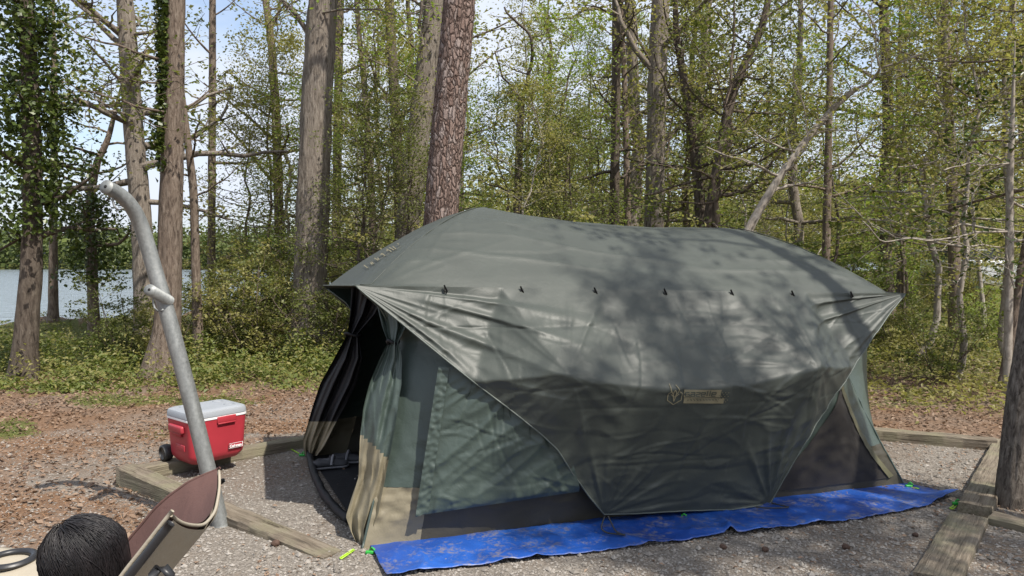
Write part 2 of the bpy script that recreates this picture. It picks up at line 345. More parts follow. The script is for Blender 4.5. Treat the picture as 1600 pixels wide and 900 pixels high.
litter('pine_straw', 'reddish pine needles strewn around the timbers', 95000, 2.5, 12, lambda x, y, r: (sd_poly(x, y, PAD) > -.05) & (x < 1) & (r.random(len(x)) < np.clip(perlin(x*1.3, y*1.3, 2)*1.5+.5, 0, 1)) | ((x > 1.8) & (y < 5.5) & (r.random(len(x)) < np.clip(perlin(x*1.3, y*1.6, 12)-.1, 0, .5))), .085, .035, 'straw', 23, .012, 2.0)

# green ground cover
def cover(name, label, n, dmin, dmax, lo, hi, hgt, size, matn, seed, sel):
    r = np.random.default_rng(seed); x, y = frustum(n, dmin, dmax, r, lo, hi); k = sel(x, y, r); x = x[k]; y = y[k]
    h = hgt(x, y)*r.random(len(x))**.8
    mb = MB(); leaves(mb, np.stack([x, y, gz(x, y)+.01+h], -1), size, r, .5, .55); tag(mb.build(name, M[matn], smooth=False), label, 'ground cover', kind='stuff')
cl = lambda x, y, s, f=.9: np.clip(perlin(x*f, y*f, s)*1.3 + .55, 0, 1)
cover('undergrowth', 'low bright green undergrowth between the lake and the gravel', 90000, 9.2, 21, -.78, -.17, lambda x, y: (.06 + .55*cl(x, y, 5, 1.3)*cl(x, y, 15, 2.2))*sstep(8.6, 11.6, y + .6*perlin(x, y))*np.where(x < -5.2, 1-.8*sstep(12.5, 15.5, y), 1), .07, 'leaf_ground', 31, lambda x, y, r: (lake_d(x, y) < -.6) & (r.random(len(x)) < (.12+.88*cl(x, y, 5, 1.3)**1.6)*sstep(8.2, 11.4, y+1.3*perlin(x*.8, y*.8, 4))) & ~((x < -7.4) & (y > 14.2) & (r.random(len(x)) < .85)))
cover('forest_floor_plants', 'sparse green seedlings over the leaf litter right of the tent', 90000, 7.6, 34, .2, .85, lambda x, y: .05 + .42*cl(x, y, 6), .065, 'leaf_spring', 32, lambda x, y, r: (sd_poly(x, y, PAD) > .5) & (r.random(len(x)) < (.1+.9*cl(x, y, 6, .8)**1.5)*sstep(7.2, 10.5, y)))
cover('moss_patches', 'small grass and moss patches around the cooler', 26000, 5.6, 11, -.8, -.15, lambda x, y: .03 + .04*cl(x, y, 7), .028, 'leaf_ground', 33, lambda x, y, r: (sd_poly(x, y, PAD) > .15) & (r.random(len(x)) < np.clip(green_mask(x, y)*1.5-.35, 0, 1)))
cover('woods_floor_plants', 'green plants covering the woodland floor behind the tent', 42000, 10, 42, -.18, .25, lambda x, y: .1 + .6*cl(x, y, 6), .10, 'leaf_spring', 34, lambda x, y, r: (lake_d(x, y) < -.6) & (r.random(len(x)) < cl(x, y, 9, .6)))

cover('mixed_seedlings', 'sparse yellow green seedlings growing between the undergrowth and the litter', 30000, 8.0, 17, -.78, -.17, lambda x, y: .05 + .75*cl(x, y, 25, 1.6)*cl(x, y, 26, 3)*np.where(x < -5.2, 1-.8*sstep(12.5, 15.5, y), 1), .055, 'leaf_spring', 35, lambda x, y, r: (lake_d(x, y) < -.6) & (r.random(len(x)) < cl(x, y, 25, 1.6)**2*sstep(7.6, 10.5, y+.9*perlin(x*.8, y*.8, 14))))
# woods far behind the tent that read as one mass
r = np.random.default_rng(43); n = 46000; d = 62 + 45*r.random(n); x = d*(-.16 + 1.05*r.random(n)); hh = (9.5 + 4.5*perlin(x*.07, d*.05, 2) + 3*perlin(x*.25, d*.2, 5))*r.random(n)**1.1
k = lake_d(x, d) < -.5; mb = MB(); leaves(mb, np.stack([x, d, gz(x, d)+.2+np.clip(hh, 0, 30)], -1)[k], .55, r, .2, .75); tag(mb.build('distant_woods', M['leaf_spring'], smooth=False), 'pale green mass of woods far behind the tent', 'woods', kind='stuff')
# far shore woods
r = np.random.default_rng(41); n = 42000
x = -330 + 420*r.random(n); y = 207 + 97*r.random(n)**2.2
hh = (6.5 + 2.5*perlin(x*.02, 1.5) + 3.0*perlin(x*.09, y*.09, 3) + 1.5*perlin(x*.25, y*.25, 4))*r.random(n)**.6
mb = MB(); leaves(mb, np.stack([x, y, np.maximum(gz(x, y), LAKE_Z)+np.clip(hh, .3, 30)], -1), 1.5, r, .1, .8)
tag(mb.build('far_shore_woods', M['far_leaf'], smooth=False), 'hazy green woods on the far shore of the lake', 'woods', kind='stuff')

# ------------------------------------------------------------------ tent
def proj(p):
    x, y, z = p[0], p[1], p[2]-HC; f = y*math.cos(PITCH) - z*math.sin(PITCH); up = y*math.sin(PITCH) + z*math.cos(PITCH)
    return np.array([800 + FPX*x/f, 450 - FPX*up/f])
def solve(F, px, py, u=.5, t=.5):
    for _ in range(14):
        p0 = proj(F(u, t)); e = 1e-3; ju = (proj(F(u+e, t))-p0)/e; jt = (proj(F(u, t+e))-p0)/e
        r = np.array([px, py]) - p0; det = ju[0]*jt[1]-ju[1]*jt[0]
        if abs(det) < 1e-6: break
        du = (r[0]*jt[1]-r[1]*jt[0])/det; dt = (ju[0]*r[1]-ju[1]*r[0])/det
        u += np.clip(du, -.3, .3); t += np.clip(dt, -.3, .3)
    return u, t
M['fly'] = cloth_mat('fly_nylon', (.047, .054, .046), .5, .42, .18)
M['wallcloth'] = cloth_mat('tent_wall_cloth', (.046, .064, .054), .42, .5, .3)
M['tan'] = cloth_mat('tent_tan_cloth', (.19, .165, .11), .45, .4, .3)
M['skirt_shaded'] = cloth_mat('tent_skirt_shaded', (.05, .045, .032), .45, .35, .25)  # skirt cloth, with the shade under the wall put into its colour
M['trim'] = cloth_mat('olive_trim', (.10, .095, .055), .5, .35, .25)
M['mesh'] = cloth_mat('window_mesh', (.03, .027, .024), .6, .25, .1)
M['black_cloth'] = cloth_mat('black_cloth', (.012, .012, .014), .6, .3, .3)
M['binding'] = simple('binding_tape', (.085, .10, .088), .5, .1)
M['print'] = simple('printed_tan', (.20, .175, .105), .6, .08, bs=0)
M['print_dark'] = simple('printed_dark', (.045, .055, .045), .6, .08, bs=0)
M['cord'] = simple('black_cord', (.015, .015, .015), .5, .1, bs=0)
M['neon'] = simple('neon_cord', (.35, .62, .03), .5, .1, bs=0)
M['stakeg'] = simple('green_plastic', (.03, .35, .05), .4, .1, bs=0)

gA = A3(gp(566, 858)); gB = A3(gp(1413, 757)); gD = A3(gp(477, 714)); gC = gB + gD - gA
eA = A3(P(555, 446, 4.5)); eB = A3(P(1415, 459, 5.74)); eD = A3(P(505, 446, 6.3)); eC = eB + eD - eA
exv = (gB-gA)/np.linalg.norm(gB-gA); eyv = (gD-gA)/np.linalg.norm(gD-gA); LT = np.linalg.norm(gB-gA); WT = np.linalg.norm(gD-gA)
nn = np.array([exv[1], -exv[0], 0.0]); nl = np.array([-eyv[1], eyv[0], 0.0])
def bil(a, b, c, d, u, v):
    u = np.asarray(u, float)[..., None]; v = np.asarray(v, float)[..., None]; return (a*(1-u)+b*u)*(1-v) + (d*(1-u)+c*u)*v
Gq = lambda u, v: bil(gA, gB, gC, gD, u, v)
Eq = lambda u, v: bil(eA, eB, eC, eD, u, v)
def lerp3(a, b, t): t = np.asarray(t, float)[..., None]; return a*(1-t) + b*t

tent = thing('tent', 'dark green two peaked hub tent with rain fly and open doorway', 'tent', tuple((gA+gC)/2))
# --- roof part of the fly
U1, U2 = .27, .765
def roof_add(u, v):
    a = np.where(u < U1, 1-u/U1, np.where(u > U2, (u-U2)/(1-U2), 0)); bq = np.abs(2*v-1)
    mm = (np.clip(a, 0, 1)**7 + bq**7)**(1/7); h = .62 + (.55-.62)*np.clip((u-U1)/(U2-U1), 0, 1)
    inner = np.clip((u-U1)/(U2-U1), 0, 1)
    return h*(1-np.clip(mm, 0, 1)**1.55) - .055*np.sin(np.pi*inner)**1.0*(1-bq**2)
nu, nv = 260, 150
uu = np.linspace(0, 1, nu); vv = np.linspace(0, 1, nv); UU, VV = np.meshgrid(uu, vv, indexing='ij')
roofG = Eq(UU, VV); X = UU*LT; Y = VV*WT
fade = np.clip(np.minimum.reduce([UU*12, (1-UU)*12, VV*9, (1-VV)*9]), 0, 1)
rad1 = np.hypot(X, Y); an = np.arctan2(Y, X+1e-6); radB = np.hypot(LT-X, Y); anB = np.arctan2(Y, LT-X+1e-6)
wr = .010*perlin(X*1.3, Y*2.2, 1) + .004*perlin(X*4, Y*6, 2) + .010*ridge(perlin(X*.7, Y*4.5, 3), 5)*sstep(1.1, .3, Y) + .014*ridge(perlin(an*7, rad1*.5, 4), 4)*np.exp(-(rad1/.8)**2) + .012*ridge(perlin(anB*7, radB*.5, 4), 4)*np.exp(-(radB/.8)**2)
roofG[..., 2] += roof_add(UU, VV)
roofF = lambda u, v: Eq(np.array(u), np.array(v)) + np.array([0, 0, 1.0])*roof_add(np.array(u), np.array(v))[..., None]
# --- side flaps of the fly
def sideF(u, t, o): u = np.asarray(u, float); t = np.asarray(t, float); return lerp3(Gq(u, u*0), Eq(u, u*0), t) + np.asarray(o, float)[..., None]*nn
def sv(px, py, o, u=.5): return solve(lambda a, c: sideF(a, c, o), px, py, u, .5)
edge = [(555, 446, 0), (575, 463, .03), (600, 483, .06), (630, 507, .10), (660, 532, .14), (700, 565, .19), (740, 597, .23), (800, 642, .28), (850, 682, .32), (872, 703, .31), (895, 740, .25), (920, 775, .19), (945, 805, .14)]
bot = [(1000, 803, .15), (1065, 800, .16), (1140, 796, .15)]
edg2 = [(1205, 788, .13), (1232, 740, .19), (1260, 692, .25), (1310, 612, .26), (1335, 574, .19), (1370, 522, .10), (1395, 486, .04), (1415, 459, 0)]
E2 = np.array([sv(*q) for q in edge + bot + edg2]); E2[0] = (0, 1); E2[-1] = (1, 1)
ctrl = [(p[0], p[1], q[2]) for p, q in zip(E2, edge + bot + edg2)]
for q in [(890, 584, .51), (1288, 574, .51), (990, 604, .49), (1085, 610, .485), (1180, 600, .49), (1080, 710, .30), (960, 700, .31), (1200, 700, .31), (872, 640, .42)]:
    p = sv(*q); ctrl.append((p[0], p[1], q[2]))
for k in np.linspace(.06, .94, 12): ctrl.append((k, 1.0, 0.0))
for k in (-.02, .1, .2, .3, .4, .5, .6, .7, .8, .9, 1.02): ctrl.append((k, -.12, .08))
ctrl = np.array(ctrl)
vt, ed, fc = delaunay_2d_cdt([Vector((c[0]*LT, c[1]*1.5)) for c in ctrl], [], [], 0, 1e-5)[:3]
vt = np.array([tuple(p) for p in vt]); vo_ = np.array([ctrl[np.argmin((ctrl[:, 0]*LT-p[0])**2 + (ctrl[:, 1]*1.5-p[1])**2), 2] for p in vt])
def off_lin(u, t):
    x = np.asarray(u)*LT; y = np.asarray(t)*1.5; out = np.zeros(x.shape); done = np.zeros(x.shape, bool)
    for f in fc:
        a, b_, c_ = vt[f[0]], vt[f[1]], vt[f[2]]; det = (b_[1]-c_[1])*(a[0]-c_[0]) + (c_[0]-b_[0])*(a[1]-c_[1])
        if abs(det) < 1e-9: continue
        l1 = ((b_[1]-c_[1])*(x-c_[0]) + (c_[0]-b_[0])*(y-c_[1]))/det; l2 = ((c_[1]-a[1])*(x-c_[0]) + (a[0]-c_[0])*(y-c_[1]))/det; l3 = 1-l1-l2
        k = (l1 > -1e-6) & (l2 > -1e-6) & (l3 > -1e-6) & ~done
        out[k] = (l1*vo_[f[0]] + l2*vo_[f[1]] + l3*vo_[f[2]])[k]; done |= k
    return out
ns, nr_ = 420, 150
su = np.linspace(0, 1, ns); sr = np.linspace(0, 1, nr_); SU, SR = np.meshgrid(su, sr, indexing='ij')
TB = np.interp(su, E2[:, 0], E2[:, 1]); ST = 1 - SR*(1-TB[:, None])
SO = off_lin(SU, np.clip(ST, -.1, 1))
for _ in range(4):                          # soften the creases a little
    p = np.pad(SO, 1, mode='edge'); SO2 = (p[:-2, 1:-1] + p[2:, 1:-1] + p[1:-1, :-2] + p[1:-1, 2:] + 2*SO)/6; SO2[:, 0] = 0; SO = SO2
X = SU*LT; Y = ST*1.5
h1u, h1t = sv(890, 584, .51); h2u, h2t = sv(1288, 574, .51)
def fan(cx, cy, freq, k, s, amp, r0, rw):
    dx = X-cx; dy = Y-cy; rr = np.hypot(dx, dy); a = np.arctan2(dy, dx)
    return amp*np.exp(-(perlin(np.cos(a)*freq*.6, np.sin(a)*freq*.6, s+rr*.5)/.22)**2)*np.exp(-((rr-r0)/rw)**2)
Wr = fan(0, 1.5, 12, 3, 11, .03, .75, .5) + fan(LT, 1.5, 11, 3, 12, .022, .7, .5) + fan(h1u*LT, h1t*1.5, 4, 4, 13, .012, .4, .25) + fan(h2u*LT, h2t*1.5, 4, 4, 14, .012, .4, .25)
E1x, E1y = E2[12, 0]*LT, E2[12, 1]*1.5; E3x, E3y = E2[16, 0]*LT, E2[16, 1]*1.5
Wr += fan(E1x, E1y, 5, 3, 15, .012, .3, .25) + fan(E3x, E3y, 5, 3, 16, .018, .3, .25)
Wr += .004*ridge(perlin(X*.6+Y*.4, Y*4, 17), 4)*np.clip(.4+perlin(X*.8, Y*.8, 27), 0, 1) + .010*perlin(X*1.5, Y*1.8, 18) + .003*perlin(X*4+Y*2, Y*6, 19) + .006*ridge(perlin(X*3-Y*3, Y*4+X, 20), 5) + .0022*perlin(X*13, Y*15, 21)
fl = lambda q, w: np.exp(-(q/w)**2)
for yl, s in ((1.27, 1), (1.02, 2), (.80, 3), (.42, 4)): Wr -= .006*fl(Y-yl-.025*perlin(X*.9, s*3.1, 1), .009)*np.clip(perlin(X*1.2, s*5.3, 6)+.45, 0, 1)
for xl, s in ((.55, 1), (1.12, 2), (1.75, 3), (2.35, 4), (2.95, 5), (3.4, 6)): Wr += .005*fl(X-xl-.04*perlin(Y*1.2, s*3.7, 2), .009)*np.clip(perlin(Y*1.5, s*4.3, 7)+.35, 0, 1)
def creases(X, Y, n, seed, amp, w, sel=None, tilt=.35):
    r = np.random.default_rng(seed); out = np.zeros(X.shape)
    for i in range(n):
        cx = X.min() + (X.max()-X.min())*r.random(); cy = Y.min() + (Y.max()-Y.min())*r.random(); a = r.normal()*tilt if r.random() < .72 else r.normal()*.3 + math.pi/2*(1 if r.random() < .5 else .55)
        L = .1 + .38*r.random()**1.5; dx = X-cx; dy = Y-cy; l = dx*math.cos(a)+dy*math.sin(a); d = -dx*math.sin(a)+dy*math.cos(a) + .05*L*np.sin(l/L*3+i); f = np.exp(-(l/L)**4)
        s = 1 if r.random() < .5 else -1; ww = w*(.6+.9*r.random()); out += s*amp*(.35+.65*r.random())*f*(np.exp(-np.abs(d)/ww) - .45*np.exp(-((d-1.6*ww)/(1.8*ww))**2))
    return out
Wr += creases(X, Y, 150, 71, .0075, .012)
edgefade = np.clip(SR*9, 0, 1)*np.clip(SU*14, 0, 1)*np.clip((1-SU)*14, 0, 1)
SOw = SO + (Wr-.02)*edgefade
roofG[..., 2] += (wr + creases(UU*LT, VV*WT, 70, 74, .006, .014, tilt=.2))*fade
sideN = sideF(SU, ST, SOw)
sideFar = lerp3(Gq(SU, SU*0+1), Eq(SU, SU*0+1), ST) - SOw[..., None]*nn
def fly_at(u, t):                            # world point on the near flap (vectorised)
    u = np.asarray(u, float); t = np.asarray(t, float); tb = np.interp(u, su, TB); q = np.clip((1-t)/(1-tb+1e-9), 0, 1)*(nr_-1); p = np.clip(u, 0, 1)*(ns-1)
    i = np.clip(p.astype(int), 0, ns-2); j = np.clip(q.astype(int), 0, nr_-2); a = (p-i)[..., None]; b_ = (q-j)[..., None]
    return sideN[i, j]*(1-a)*(1-b_) + sideN[i+1, j]*a*(1-b_) + sideN[i, j+1]*(1-a)*b_ + sideN[i+1, j+1]*a*b_
mb = MB(); mb.grid(roofG); mb.grid(sideN[:, ::-1]); mb.grid(sideFar)
fly = mb.build('rain_fly', M['fly'], tent); fly['label'] = 'grey green rain fly stretched over the tent'
for G, e in ((sideN[:, -1], 1), (sideFar[:, -1], 1), (roofG[0], 0), (roofG[-1], 0)):
    MB().tube(G[::2], .005, 6).build('edge_binding', M['binding'], fly)
for hu in (0, 1):                            # stitched seams up the hips
    g = [roofF((U1 if hu == 0 else 1-U2)*k if hu == 0 else 1-(1-U2)*k, k*.5) + np.array([0, 0, .006]) for k in np.linspace(.03, .9, 40)]
    MB().tube(g, .004, 5).build('seam', M['fly'], fly)
for px in (697, 816, 931, 1040, 1144, 1239, 1331):    # toggles along the eaves seam
    u, t = sv(px, 452 + (px-697)*.014, .02); c = A3(Eq(np.array(u), np.array(0.0))) + nn*.012
    loop = MB(); loop.tube([c + exv*.012*math.cos(a) + np.array([0, 0, -.016+.018*math.sin(a)]) + nn*.010*math.sin(a*.5) for a in np.linspace(2.4, 6.6, 12)], .0045, 6)
    loop.tube([c + np.array([0, 0, .012]) - exv*.012 + nn*.008, c + np.array([0, 0, -.03]) + exv*.006 + nn*.016], .006, 6)
    loop.build('toggle', M['cord'], fly)

# printed emblem and lettering on the flap
def strokes(S, F, w, lift=.006, name='logo', matn='print'):
    mb = MB()
    for pl, ww in S:
        p = np.array(pl, float); seg = np.linalg.norm(np.diff(p, axis=0), axis=1); k = np.concatenate([[0], np.cumsum(seg)])
        m_ = max(2, int(k[-1]/2.0)+1); s_ = np.unique(np.concatenate([np.linspace(0, k[-1], m_), k])); q = np.stack([np.interp(s_, k, p[:, 0]), np.interp(s_, k, p[:, 1])], -1)
        t = np.gradient(q, axis=0); t /= np.linalg.norm(t, axis=1)[:, None] + 1e-9; nrm = np.stack([-t[:, 1], t[:, 0]], -1)*(ww or w)/2
        L_ = F(q+nrm, lift); R_ = F(q-nrm, lift); mb.grid(np.stack([L_, R_], 1))
    return mb.build(name, M[matn], fly, smooth=False)
x0, y0, x1, y1 = 1030, 590, 1140, 640
cq = [solve(lambda a, c: A3(fly_at(np.array(a), np.array(c))), *q, u=.5, t=.6) for q in ((x0, y0), (x1, y0), (x1, y1), (x0, y1))]
def flyF(q, lift):
    a = ((q[:, 0]-x0)/(x1-x0))[:, None]; b_ = ((q[:, 1]-y0)/(y1-y0))[:, None]; c_ = np.array(cq)
    w_ = (c_[0]*(1-a)+c_[1]*a)*(1-b_) + (c_[3]*(1-a)+c_[2]*a)*b_
    return fly_at(w_[:, 0], w_[:, 1]) + nn*lift
Z = lambda *pts: [(1000+a/8, 560+b_/8) for a, b_ in pts]
hexg = Z((350, 400), (312, 425), (310, 512), (390, 570), (480, 512), (484, 425), (450, 400))
horn = [Z((334, 305), (338, 390), (362, 425), (380, 450)), Z((408, 318), (440, 375), (425, 415), (400, 450)), Z((345, 435), (370, 455), (390, 470), (415, 455), (440, 430)), Z((390, 380), (372, 410), (378, 470), (390, 530), (404, 470), (408, 410), (390, 380))]
let = {'g': [[(1, 0), (0, 0), (0, 1), (1, 1), (1, .5), (.5, .5)]], 'a': [[(0, 0), (1, 0), (1, 1), (0, 1), (0, .5), (1, .5)]], 'z': [[(0, 0), (1, 0), (1, .45), (0, .55), (0, 1), (1, 1)]], 'e': [[(0, .5), (1, .5), (1, 0), (0, 0), (0, 1), (1, 1)]], 'l': [[(.5, -.5), (.5, 1)]]}
def word(text, x, y, w_, h_, gap, slant=0.0, narrow='l'):
    S = []
    for ch in text:
        ww = w_*(.3 if ch in narrow else 1)
        for s_ in let[ch]: S.append(([(x + (a if ch not in narrow else .5)*ww + slant*(1-b_), y + b_*h_) for a, b_ in s_], 0))
        x += ww + gap
    return S
strokes([(hexg, 1.2)] + [(h, 1.4) for h in horn], flyF, 1.3, .006, 'emblem')
band = [([(1063, 607.5 + .15*(i-4)), (1118 + 5*(i % 3), 607.5 + .15*(i-4) + 0)], 0) for i in range(0)]
strokes([([(1063.5, 613.5), (1121, 613.5)], 12.5), ([(1064, 624.8), (1128, 625.6)], 8.6)], flyF, 2, .005, 'print_panel')
strokes(word('gazelle', 1065, 611.5, 6.0, 6.0, 2.3), flyF, 1.35, .009, 'lettering', 'print_dark')
rr_ = np.random.default_rng(5); dots = []
for i in range(20):
    xx = 1070 + i*2.5; dots.append(([(xx, 622.4), (xx, 625.0 + .5*(i % 2))], 1.0))
for i in range(34):
    xx = 1106 + 24*rr_.random(); dots.append(([(xx, 608 + 19*rr_.random())]*1 + [(xx+1.5, 608 + 19*rr_.random())], .7)) if xx > 1116 else None
dots = [(p if abs(p[0][1]-p[1][1]) < 3 else [p[0], (p[0][0]+1.4, p[0][1]+.6)], w_) for p, w_ in dots]
strokes(dots, flyF, 1, .009, 'lettering', 'print_dark')
strokes([([(1122+2.6*i, 612+3*j), (1123.4+2.6*i, 612+3*j)], 1.2) for i in range(5) for j in range(6) if (i+j) % 2 == 0], flyF, 1, .006, 'print_dots')
# print on the roof over the doorway
ug, vg = np.meshgrid(np.linspace(.01, U1*.9, 120), np.linspace(.05, .95, 120), indexing='ij'); okf = np.abs(2*vg-1) < (1-ug/U1)*.96; uvf = np.stack([ug[okf], vg[okf]], -1)
pxf = np.array([proj(p) for p in roofF(uvf[:, 0], uvf[:, 1])])           # the facet of the roof over the doorway, as seen
rq = [uvf[np.argmin(((pxf-np.array(q))**2).sum(1))] for q in ((566, 419), (628, 380), (634, 386), (573, 425))]; print('RQ', rq)
def roofP(q, lift):
    a = q[:, :1]; b_ = q[:, 1:]; c_ = np.array(rq); w_ = (c_[0]*(1-a)+c_[1]*a)*(1-b_) + (c_[3]*(1-a)+c_[2]*a)*b_
    return np.array([A3(roofF(np.array(p[0]), np.array(p[1]))) for p in w_]) + np.array([-.35, -.25, .9])*(.014)
strokes([([(a + .0, b_) for a, b_ in pl], .022) for pl, _ in word('gazelle', .05, .1, .12, .8, .03)], roofP, .1, .02, 'lettering')

# --- walls
sc_t = [0, .22, .40, .57, .77, .9, 1.0]; sc_s = [0, .14, .24, .32, .37, .24, 0]
def seam(t): return np.interp(t, sc_t, sc_s)
def pyr(a, bq, H): mm = (np.clip(a, 0, 1)**8 + np.clip(bq, 0, 1)**8)**(1/8); return H*(1-np.clip(mm, 0, 1))
def wall_off(u, t, H=.27, th=.67):
    bq = np.where(t > th, (t-th)/(1-th), (th-t)/th); return np.maximum(pyr(np.abs(u-.25)/.25, bq, H), pyr(np.abs(u-.75)/.25, bq, H))
def wallN(u, t, lift=0.0, far=False):
    v = u*0 + (1.0 if far else 0.0); n_ = -nn if far else nn; ysgn = -1 if far else 1; s_ = seam(t)
    wl_ = np.clip(1-u/.3, 0, 1)**2; wr_ = np.clip((u-.7)/.3, 0, 1)**2
    cr = creases(u*LT, t*1.5, 70, 73, .006, .012) + .006*ridge(perlin(u*20, t*9, 5), 4) + .005*perlin(u*18, t*5, 6) + .010*ridge(perlin((u+t*.25)*22, t*1.2, 9), 3)*np.clip(1-t*2.2, 0, 1)
    p = lerp3(Gq(u, v), Eq(u, v), t) + (wall_off(u, t) - .09*sstep(.55, .8, t)*np.clip((1-t)*12, 0, 1) + cr*np.clip(t*8, .15, 1)*np.clip((1-t)*8, 0, 1) + lift)[..., None]*n_
    return p + (s_*wl_)[..., None]*(exv*.8 + ysgn*eyv*.45) + (s_*wr_)[..., None]*(-exv*1.25 + ysgn*eyv*.45)
def wallE(v, t, right=True):
    u = v*0 + (1.0 if right else 0.0); bq = np.where(t > .67, (t-.67)/.33, (.67-t)/.67); s_ = seam(t)
    w0 = np.clip(1-v/.3, 0, 1)**2; w1 = np.clip((v-.7)/.3, 0, 1)**2; k = -1.25 if right else .8
    p = lerp3(Gq(u, v), Eq(u, v), t) + (pyr(np.abs(v-.5)/.5, bq, .3))[..., None]*(-nl if right else nl)
    return p + (s_*w0)[..., None]*(exv*k + eyv*.45) + (s_*w1)[..., None]*(exv*k - eyv*.45)
TS = .215
for far in (False, True):
    u, t = np.meshgrid(np.linspace(0, 1, 150), np.linspace(TS, .985, 60), indexing='ij'); MB().grid(wallN(u, t, 0, far)).build('side_wall', M['wallcloth'], tent)
    for ua, ub, mt in ((0, .085, 'tan'), (.085, 1, 'skirt_shaded')):  # past the corner the skirt takes the colour darkened for shade
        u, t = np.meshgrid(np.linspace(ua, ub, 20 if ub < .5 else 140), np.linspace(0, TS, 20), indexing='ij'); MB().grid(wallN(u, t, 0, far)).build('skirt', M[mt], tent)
v, t = np.meshgrid(np.linspace(0, 1, 80), np.linspace(TS, .985, 50), indexing='ij'); MB().grid(wallE(v, t)).build('end_wall', M['wallcloth'], tent)
v, t = np.meshgrid(np.linspace(0, 1, 80), np.linspace(0, TS, 16), indexing='ij'); MB().grid(wallE(v, t)).build('skirt', M['tan'], tent)
for f_ in (lambda t: wallN(t*0, t), lambda t: wallN(t*0+1, t), lambda t: wallN(t*0, t, 0, True), lambda t: wallN(t*0+1, t, 0, True)):
    MB().tube(f_(np.linspace(0.005, .98, 40)), .008, 6).build('corner_seam', M['wallcloth'], tent)
u, v = np.meshgrid(np.linspace(.01, .99, 60), np.linspace(.02, .98, 40), indexing='ij'); fg_ = Gq(u, v); fg_[..., 2] = .018 + .006*perlin(u*14, v*8); MB().grid(fg_).build('floor', M['black_cloth'], tent)
# window cover hanging on the near wall
def patch(c4, nU, nV, disp, lift=0.0):       # c4: TL, TR, BR, BL as pixel + offset from the wall's line
    pts = [A3(sideF(*[np.array(q) for q in sv(*c, u=.15)], np.array(c[2]))) for c in c4]
    a, b_ = np.meshgrid(np.linspace(0, 1, nU), np.linspace(0, 1, nV), indexing='ij')
    g = bil(pts[0], pts[1], pts[2], pts[3], a, b_); return g + (disp(a, b_)+lift)[..., None]*nn
def dflap(a, b_):
    q = a*1.1 + b_*1.5; w_ = np.clip(np.minimum.reduce([a*8, b_*6, (1-b_)*30]), 0, 1)
    return (.015*ridge(perlin(q*4, (a-b_)*.8, 31), 2) + creases(a*1.3, b_*1.0, 50, 72, .008, .012, tilt=.5) + .006*perlin(q*5, (a-b_)*2, 32) + .012*ridge(perlin(a*9, b_*2+4, 33), 3)*sstep(.75, .95, b_) + .03*np.sin(np.pi*b_)*a)*w_
MB().grid(patch([(692, 572, .135), (860, 600, .30), (905, 768, .20), (649, 806, .085)], 110, 80, dflap)).build('window_cover', M['wallcloth'], tent)
MB().grid(patch([(684, 572, .125), (701, 573, .145), (668, 800, .10), (648, 806, .082)], 12, 90, lambda a, b_: .020 + .010*perlin(a*2, b_*34, 34))).build('window_trim', M['wallcloth'], tent)
# mesh window on the right of the near wall
tri_uv = [solve(lambda a, c: A3(wallN(np.array(a), np.array(c))), *q, u=.85, t=.4) for q in ((1312, 604), (1388, 746), (1200, 768))]
def on_wall(q, lift): q = np.asarray(q); return wallN(q[..., 0], q[..., 1], lift)
k, j = np.meshgrid(np.linspace(0.02, 1, 30), np.linspace(0, 1, 30), indexing='ij'); T_ = np.array(tri_uv)
quv = T_[0] + k[..., None]*((T_[2]-T_[0])*(1-j[..., None]) + (T_[1]-T_[0])*j[..., None]); MB().grid(on_wall(quv, .008)).build('mesh_window', M['mesh'], tent)
j = np.linspace(0, 1, 30)[:, None]; c0 = T_[0]+(T_[1]-T_[0])*j; MB().grid(np.stack([on_wall(c0+np.array([-.002, 0]), .016), on_wall(c0+np.array([.012, .01]), .018)], 1)).build('window_trim', M['trim'], tent)

# door curtains tied back on both sides of the doorway
def curtain(rows, cols, amp, nf, seed, lo=0, hi=99):
    R_ = np.array(rows, float); ys = np.linspace(max(lo, R_[0, 0]), min(hi, R_[-1, 0]) if hi < 99 else R_[-1, 0], 70)
    I = lambda k: np.interp(ys, R_[:, 0], R_[:, k]); a = np.linspace(0, 1, cols); G = np.zeros((len(ys), cols, 3)); Lx, Rx, dL, dR = I(1), I(2), I(3), I(4)
    for i, y_ in enumerate(ys):
        wpx = Rx[i]-Lx[i]
        for j_, q in enumerate(a):
            f = amp*(math.sin(q*nf + .8*math.sin(y_*.03+seed)) + .5*math.sin(q*nf*2.3 + y_*.02))
            G[i, j_] = P(Lx[i]+wpx*q, y_, dL[i]+(dR[i]-dL[i])*q + f)
    return G, ys
rowsN = [(474, 588, 632, 4.78, 4.70), (510, 597, 634, 4.74, 4.66), (534, 606, 622, 4.70, 4.62), (560, 594, 628, 4.68, 4.60), (600, 577, 627, 4.64, 4.55), (640, 567, 621, 4.6, 4.5), (690, 562, 613, 4.56, 4.44), (720, 561, 607, 4.54, 4.42), (745, 560, 602, 4.54, 4.41), (772, 551, 597, 4.52, 4.39), (806, 540, 590, 4.48, 4.38), (830, 548, 580, 4.46, 4.395), (858, 562, 573, 4.41, 4.385)]
G, ys = curtain(rowsN, 60, .017, 9, 1)
cut = lambda q: 700 - 38*(1-q)**.8       # the green cloth ends in a slanting hem
ci = int(np.searchsorted(ys, 690))
G += (.006*perlin(*np.meshgrid(ys*.05, np.linspace(0, 5, 60), indexing='ij'), 3) + .012*ridge(perlin(*np.meshgrid(ys*.02, np.linspace(0, 3, 60), indexing='ij'), 8), 4))[..., None]*nn
idx = np.arange(G.shape[0]*60).reshape(-1, 60); quads = np.stack([idx[:-1, :-1], idx[1:, :-1], idx[1:, 1:], idx[:-1, 1:]], -1); top_ = (ys[:-1, None] < 676 + 40*np.linspace(0, 1, 60)[None, :-1])
